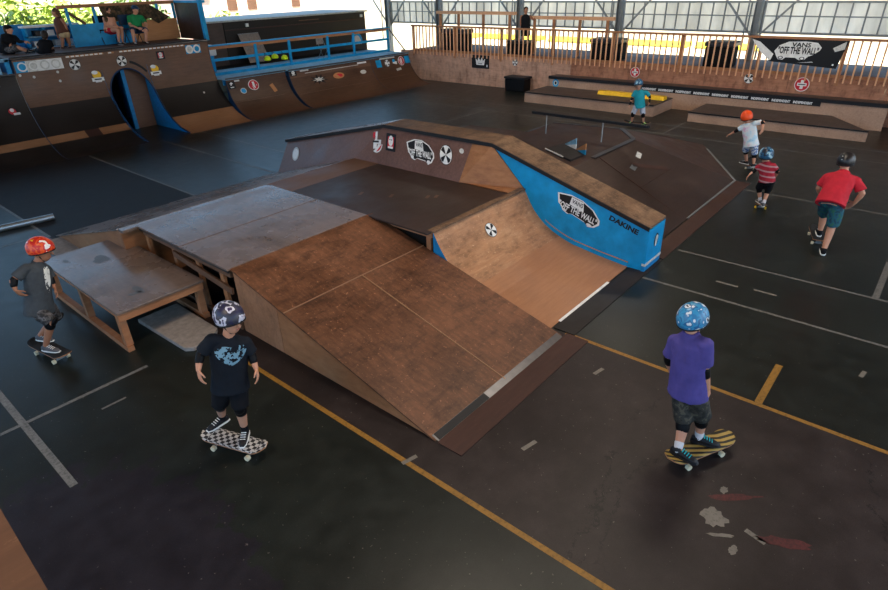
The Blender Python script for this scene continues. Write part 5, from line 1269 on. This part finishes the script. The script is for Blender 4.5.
# child in white
skateboard('small dark skateboard under the child in white', G(748.5, 172, 0), G(752, 163, 0), 'grip')
def s_tie(P, lat, up, fr, root): return shirt_mat('pastel_tie_dye', (.8, .8, .8), tie=True)
person('child in a pale tie-dye t-shirt and orange helmet with arms spread', G(750, 168, .1),
  dict(head=(746.5, 118, .04), neck=(748.5, 123.5, .02), shA=(744, 126, .04), shB=(755, 123.5, -.04), elA=(737, 130.5, .08), wrA=(731.5, 133.5, .12), hnA=(728, 135, .13), elB=(763.5, 122, -.10), wrB=(762.5, 129, -.2), hnB=(761, 132.5, -.22),
       hip=(751, 142, .0), knA=(745.5, 150.5, .08), knB=(754.5, 154, .05), anA=(746.5, 161.5, 'z', .185), anB=(753.5, 164.5, 'z', .185), toeA=(-.8, .5), toeB=(.6, .5)),
  k=.90, ft=(.2, .95), shirt=s_tie, pants='white_shorts', helmet='h_orange', voxel=.010, hem=.10)
# child in red stripes
skateboard('small skateboard with yellow wheels under the child in stripes', G(759.5, 211.5, 0), G(762, 200, 0), 'grip', 'yellow')
def s_str(P, lat, up, fr, root): return shirt_mat('red_striped_shirt', (.34, .018, .035), stripes=((.42, .22, .24), 3.4))
person('small child in a red striped shirt and black helmet crouching on a skateboard', G(760.5, 206.5, .1),
  dict(head=(766, 156, .02), neck=(767, 162, .0), shA=(761.5, 165, .05), shB=(773, 165.5, -.05), elA=(754.5, 170.5, .02), wrA=(749.5, 174.5, -.05), hnA=(746.5, 178, -.08), elB=(778, 171, -.03), wrB=(776, 176, .08), hnB=(773, 179, .12),
       hip=(767, 180, -.02), knA=(759, 188.5, .08), knB=(768, 190, .12), anA=(760, 200.5, 'z', .185), anB=(763.5, 203.5, 'z', .185), toeA=(-.4, .8), toeB=(-.2, .9)),
  k=.82, ft=(-.25, .95), shirt=s_str, pants='black_cloth', helmet='h_bluedark', voxel=.010, hem=.04, sock='white_sock', shoe='grey_shoe')
# child in teal
skateboard('dark skateboard under the child in teal', G(623, 125, 0), G(650, 127.5, 0), 'grip')
person('child in a teal t-shirt standing by the low pad with the yellow block', G(637, 125.5, .1),
  dict(head=(638.5, 85, .0), neck=(639.5, 90, .0), shA=(635, 92, .0), shB=(646.5, 92.5, .0), elA=(632, 98.5, .0), wrA=(630, 104, -.06), hnA=(629, 106.5, -.08), elB=(650, 97, .0), wrB=(649.5, 101.5, -.1), hnB=(649, 104, -.12),
       hip=(639.5, 104.5, .0), knA=(633, 114, -.06), knB=(643, 114.5, -.06), anA=(631.5, 122, 'z', .185), anB=(643.5, 122.5, 'z', .185), toeA=(-.5, -.8), toeB=(.6, -.8)),
  k=.88, ft=(-.1, -1), shirt='teal_cloth', pants='grey_shorts', helmet='h_bluedark', voxel=.011, lace='lime_lace', sole='lime_lace', glove='rubber')
# people on the tall deck
ZK = 2.4
person('seated person in black with a black cap at the far left of the deck', G(13, 54, ZK),
  dict(head=(8, 29.5), neck=(9, 34), shA=(4, 37), shB=(15, 37.5), elA=(2, 43, -.1), wrA=(9, 46, -.2), hnA=(12, 46, -.2), elB=(19, 41.5, -.1), wrB=(24, 41.5, -.2), hnB=(27, 42, -.2),
       hip=(7, 50.5), knA=(18, 47.5, -.15), knB=(20, 48.5, .15), anA=(27, 51.5, -.25), anB=(29, 50.5, .1), toeA=(.8, -.3), toeB=(.8, .3)),
  k=1.12, ft=(.6, -.6), fh=(.7, -.3), shirt='black_cloth', pants='plaid', long_sleeve=True, hair=('hair', 0), pads=False, voxel=.014, shorts_len=1.0, cap='black_cloth')
person('dark-haired child in black sitting with the back turned on the deck', G(45, 53.5, ZK),
  dict(head=(44.5, 35), neck=(45, 39.5), shA=(40.5, 42), shB=(50, 42), elA=(38, 47, .1), wrA=(40, 49, .3), hnA=(43, 49, .33), elB=(53, 47.5, .1), wrB=(50, 49, .3), hnB=(47, 49, .33),
       hip=(45, 51), knA=(39, 50.5, .25), knB=(51, 50.5, .25), anA=(43, 51.5, .35), anB=(47, 51.5, .35)),
  k=.95, ft=(.1, 1), shirt='black_cloth', pants='black_cloth', hair=('hair', 0), pads=False, voxel=.014, shorts_len=1.3)
person('woman in a brown strapless top and khaki shorts standing with her back turned', G(64, 48.2, ZK),
  dict(head=(55.5, 12.5, .1), neck=(57.5, 17.8, .05), shA=(55, 20.5, .1), shB=(62.5, 20, -.1), elA=(56, 28, .15), wrA=(57.5, 34, .2), hnA=(58, 37, .2), elB=(66, 26.5, -.12), wrB=(67.5, 32, -.1), hnB=(68, 35, -.1),
       hip=(64, 33), knA=(62.5, 40.5, .0), knB=(68.5, 40, .0), anA=(62.5, 48, .0), anB=(70, 47, .1)),
  k=1.08, ft=(-.4, .9), fh=(-.9, .3), skin='skin_tan', shirt='maroon', bare=True, pants='khaki', shorts_len=.45, hair=('hair_brown', .22), pads=False, voxel=.013, hem=.0)
def bg_chair(label, c, mat):
    t = thing('folding_chair', label, 'chair', tuple(c)); x, y, z = c
    build('seat', MB().box((x-.22, y-.2, z+.42), (x+.22, y+.22, z+.45)), mat, t, bevel=.01); build('backrest', MB().box((x-.22, y+.22, z+.55), (x+.22, y+.25, z+.85)), mat, t, bevel=.01)
    for sx in (-.21, .21):
        build('leg', MB().tube([(x+sx, y-.2, z), (x+sx, y+.24, z+.86)], .013, 8), 'dark_metal', t); build('leg', MB().tube([(x+sx, y+.2, z), (x+sx, y-.15, z+.43)], .013, 8), 'dark_metal', t)
cA = G(112, 44.5, ZK); cB = G(137, 43.5, ZK)
bg_chair('folding chair under the person in the peach top', (cA.x, cA.y+.2, ZK), 'black_cloth'); bg_chair('folding chair under the man in green', (cB.x, cB.y+.2, ZK), 'navy')
person('seated person in a peach top and red shorts facing right', (cA.x, cA.y, ZK),
  dict(head=(107.5, 11, .15), neck=(109, 15.5, .15), shA=(104, 18.5, .1), shB=(113.5, 18.5, .15), elA=(106.5, 26, -.02), wrA=(113, 27, -.2), hnA=(116, 26.5, -.24), elB=(115.5, 25, .02), wrB=(119, 27.5, -.2), hnB=(121, 27.5, -.25),
       hip=(110, 30, .12), knA=(118, 30, -.15), knB=(121.5, 29.5, -.10), anA=(119, 42.5, -.35), anB=(123, 43, -.25), toeA=(.4, -.8), toeB=(.6, -.7)),
  k=1.08, ft=(.6, -.75), fh=(.85, -.3), shirt='peach', pants='red_cloth', shorts_len=.55, hair=('hair', 0), pads=False, voxel=.013, bare=True, hem=.05)
person('seated man in a green t-shirt and dark cap on the deck', (cB.x, cB.y, ZK),
  dict(head=(135, 9.5, .1), neck=(135, 14.5, .15), shA=(129, 17.5, .12), shB=(142, 17.5, .12), elA=(130, 25, .0), wrA=(138, 28, -.2), hnA=(141, 28.5, -.25), elB=(146, 24, .0), wrB=(146, 29, -.22), hnB=(144, 30.5, -.28),
       hip=(136, 29, .15), knA=(132.5, 31, -.18), knB=(146, 30.5, -.18), anA=(134.5, 43, -.35), anB=(146, 42.5, -.35), toeA=(.3, -.9), toeB=(.5, -.8)),
  k=1.14, ft=(.1, -1), fh=(.6, -.6), shirt='green_cloth', pants='navy', shorts_len=.95, hair=('hair', 0), cap='navy', pads=False, voxel=.013, hem=.0)
person('person in a black vest leaning on the timber rail behind the fence', (22.25, 14.45, 1.14),
  dict(head=(526, 10), neck=(525.5, 14.5), shA=(521.5, 16.5), shB=(530, 16.5), elA=(520.5, 22), wrA=(521.5, 27), hnA=(522, 29), elB=(533, 19.5), wrB=(536.5, 17.5), hnB=(538.5, 17),
       hip=(525.5, 27), knA=(523, 36.5, -.03), knB=(528, 36.5, -.03), anA=(523, 45.5), anB=(528, 45.8)),
  k=1.14, ft=(.2, -1), skin='skin_tan', shirt='black_cloth', bare=True, pants='black_cloth', hair=('hair', 0), pads=False, voxel=.014, hem=.06)
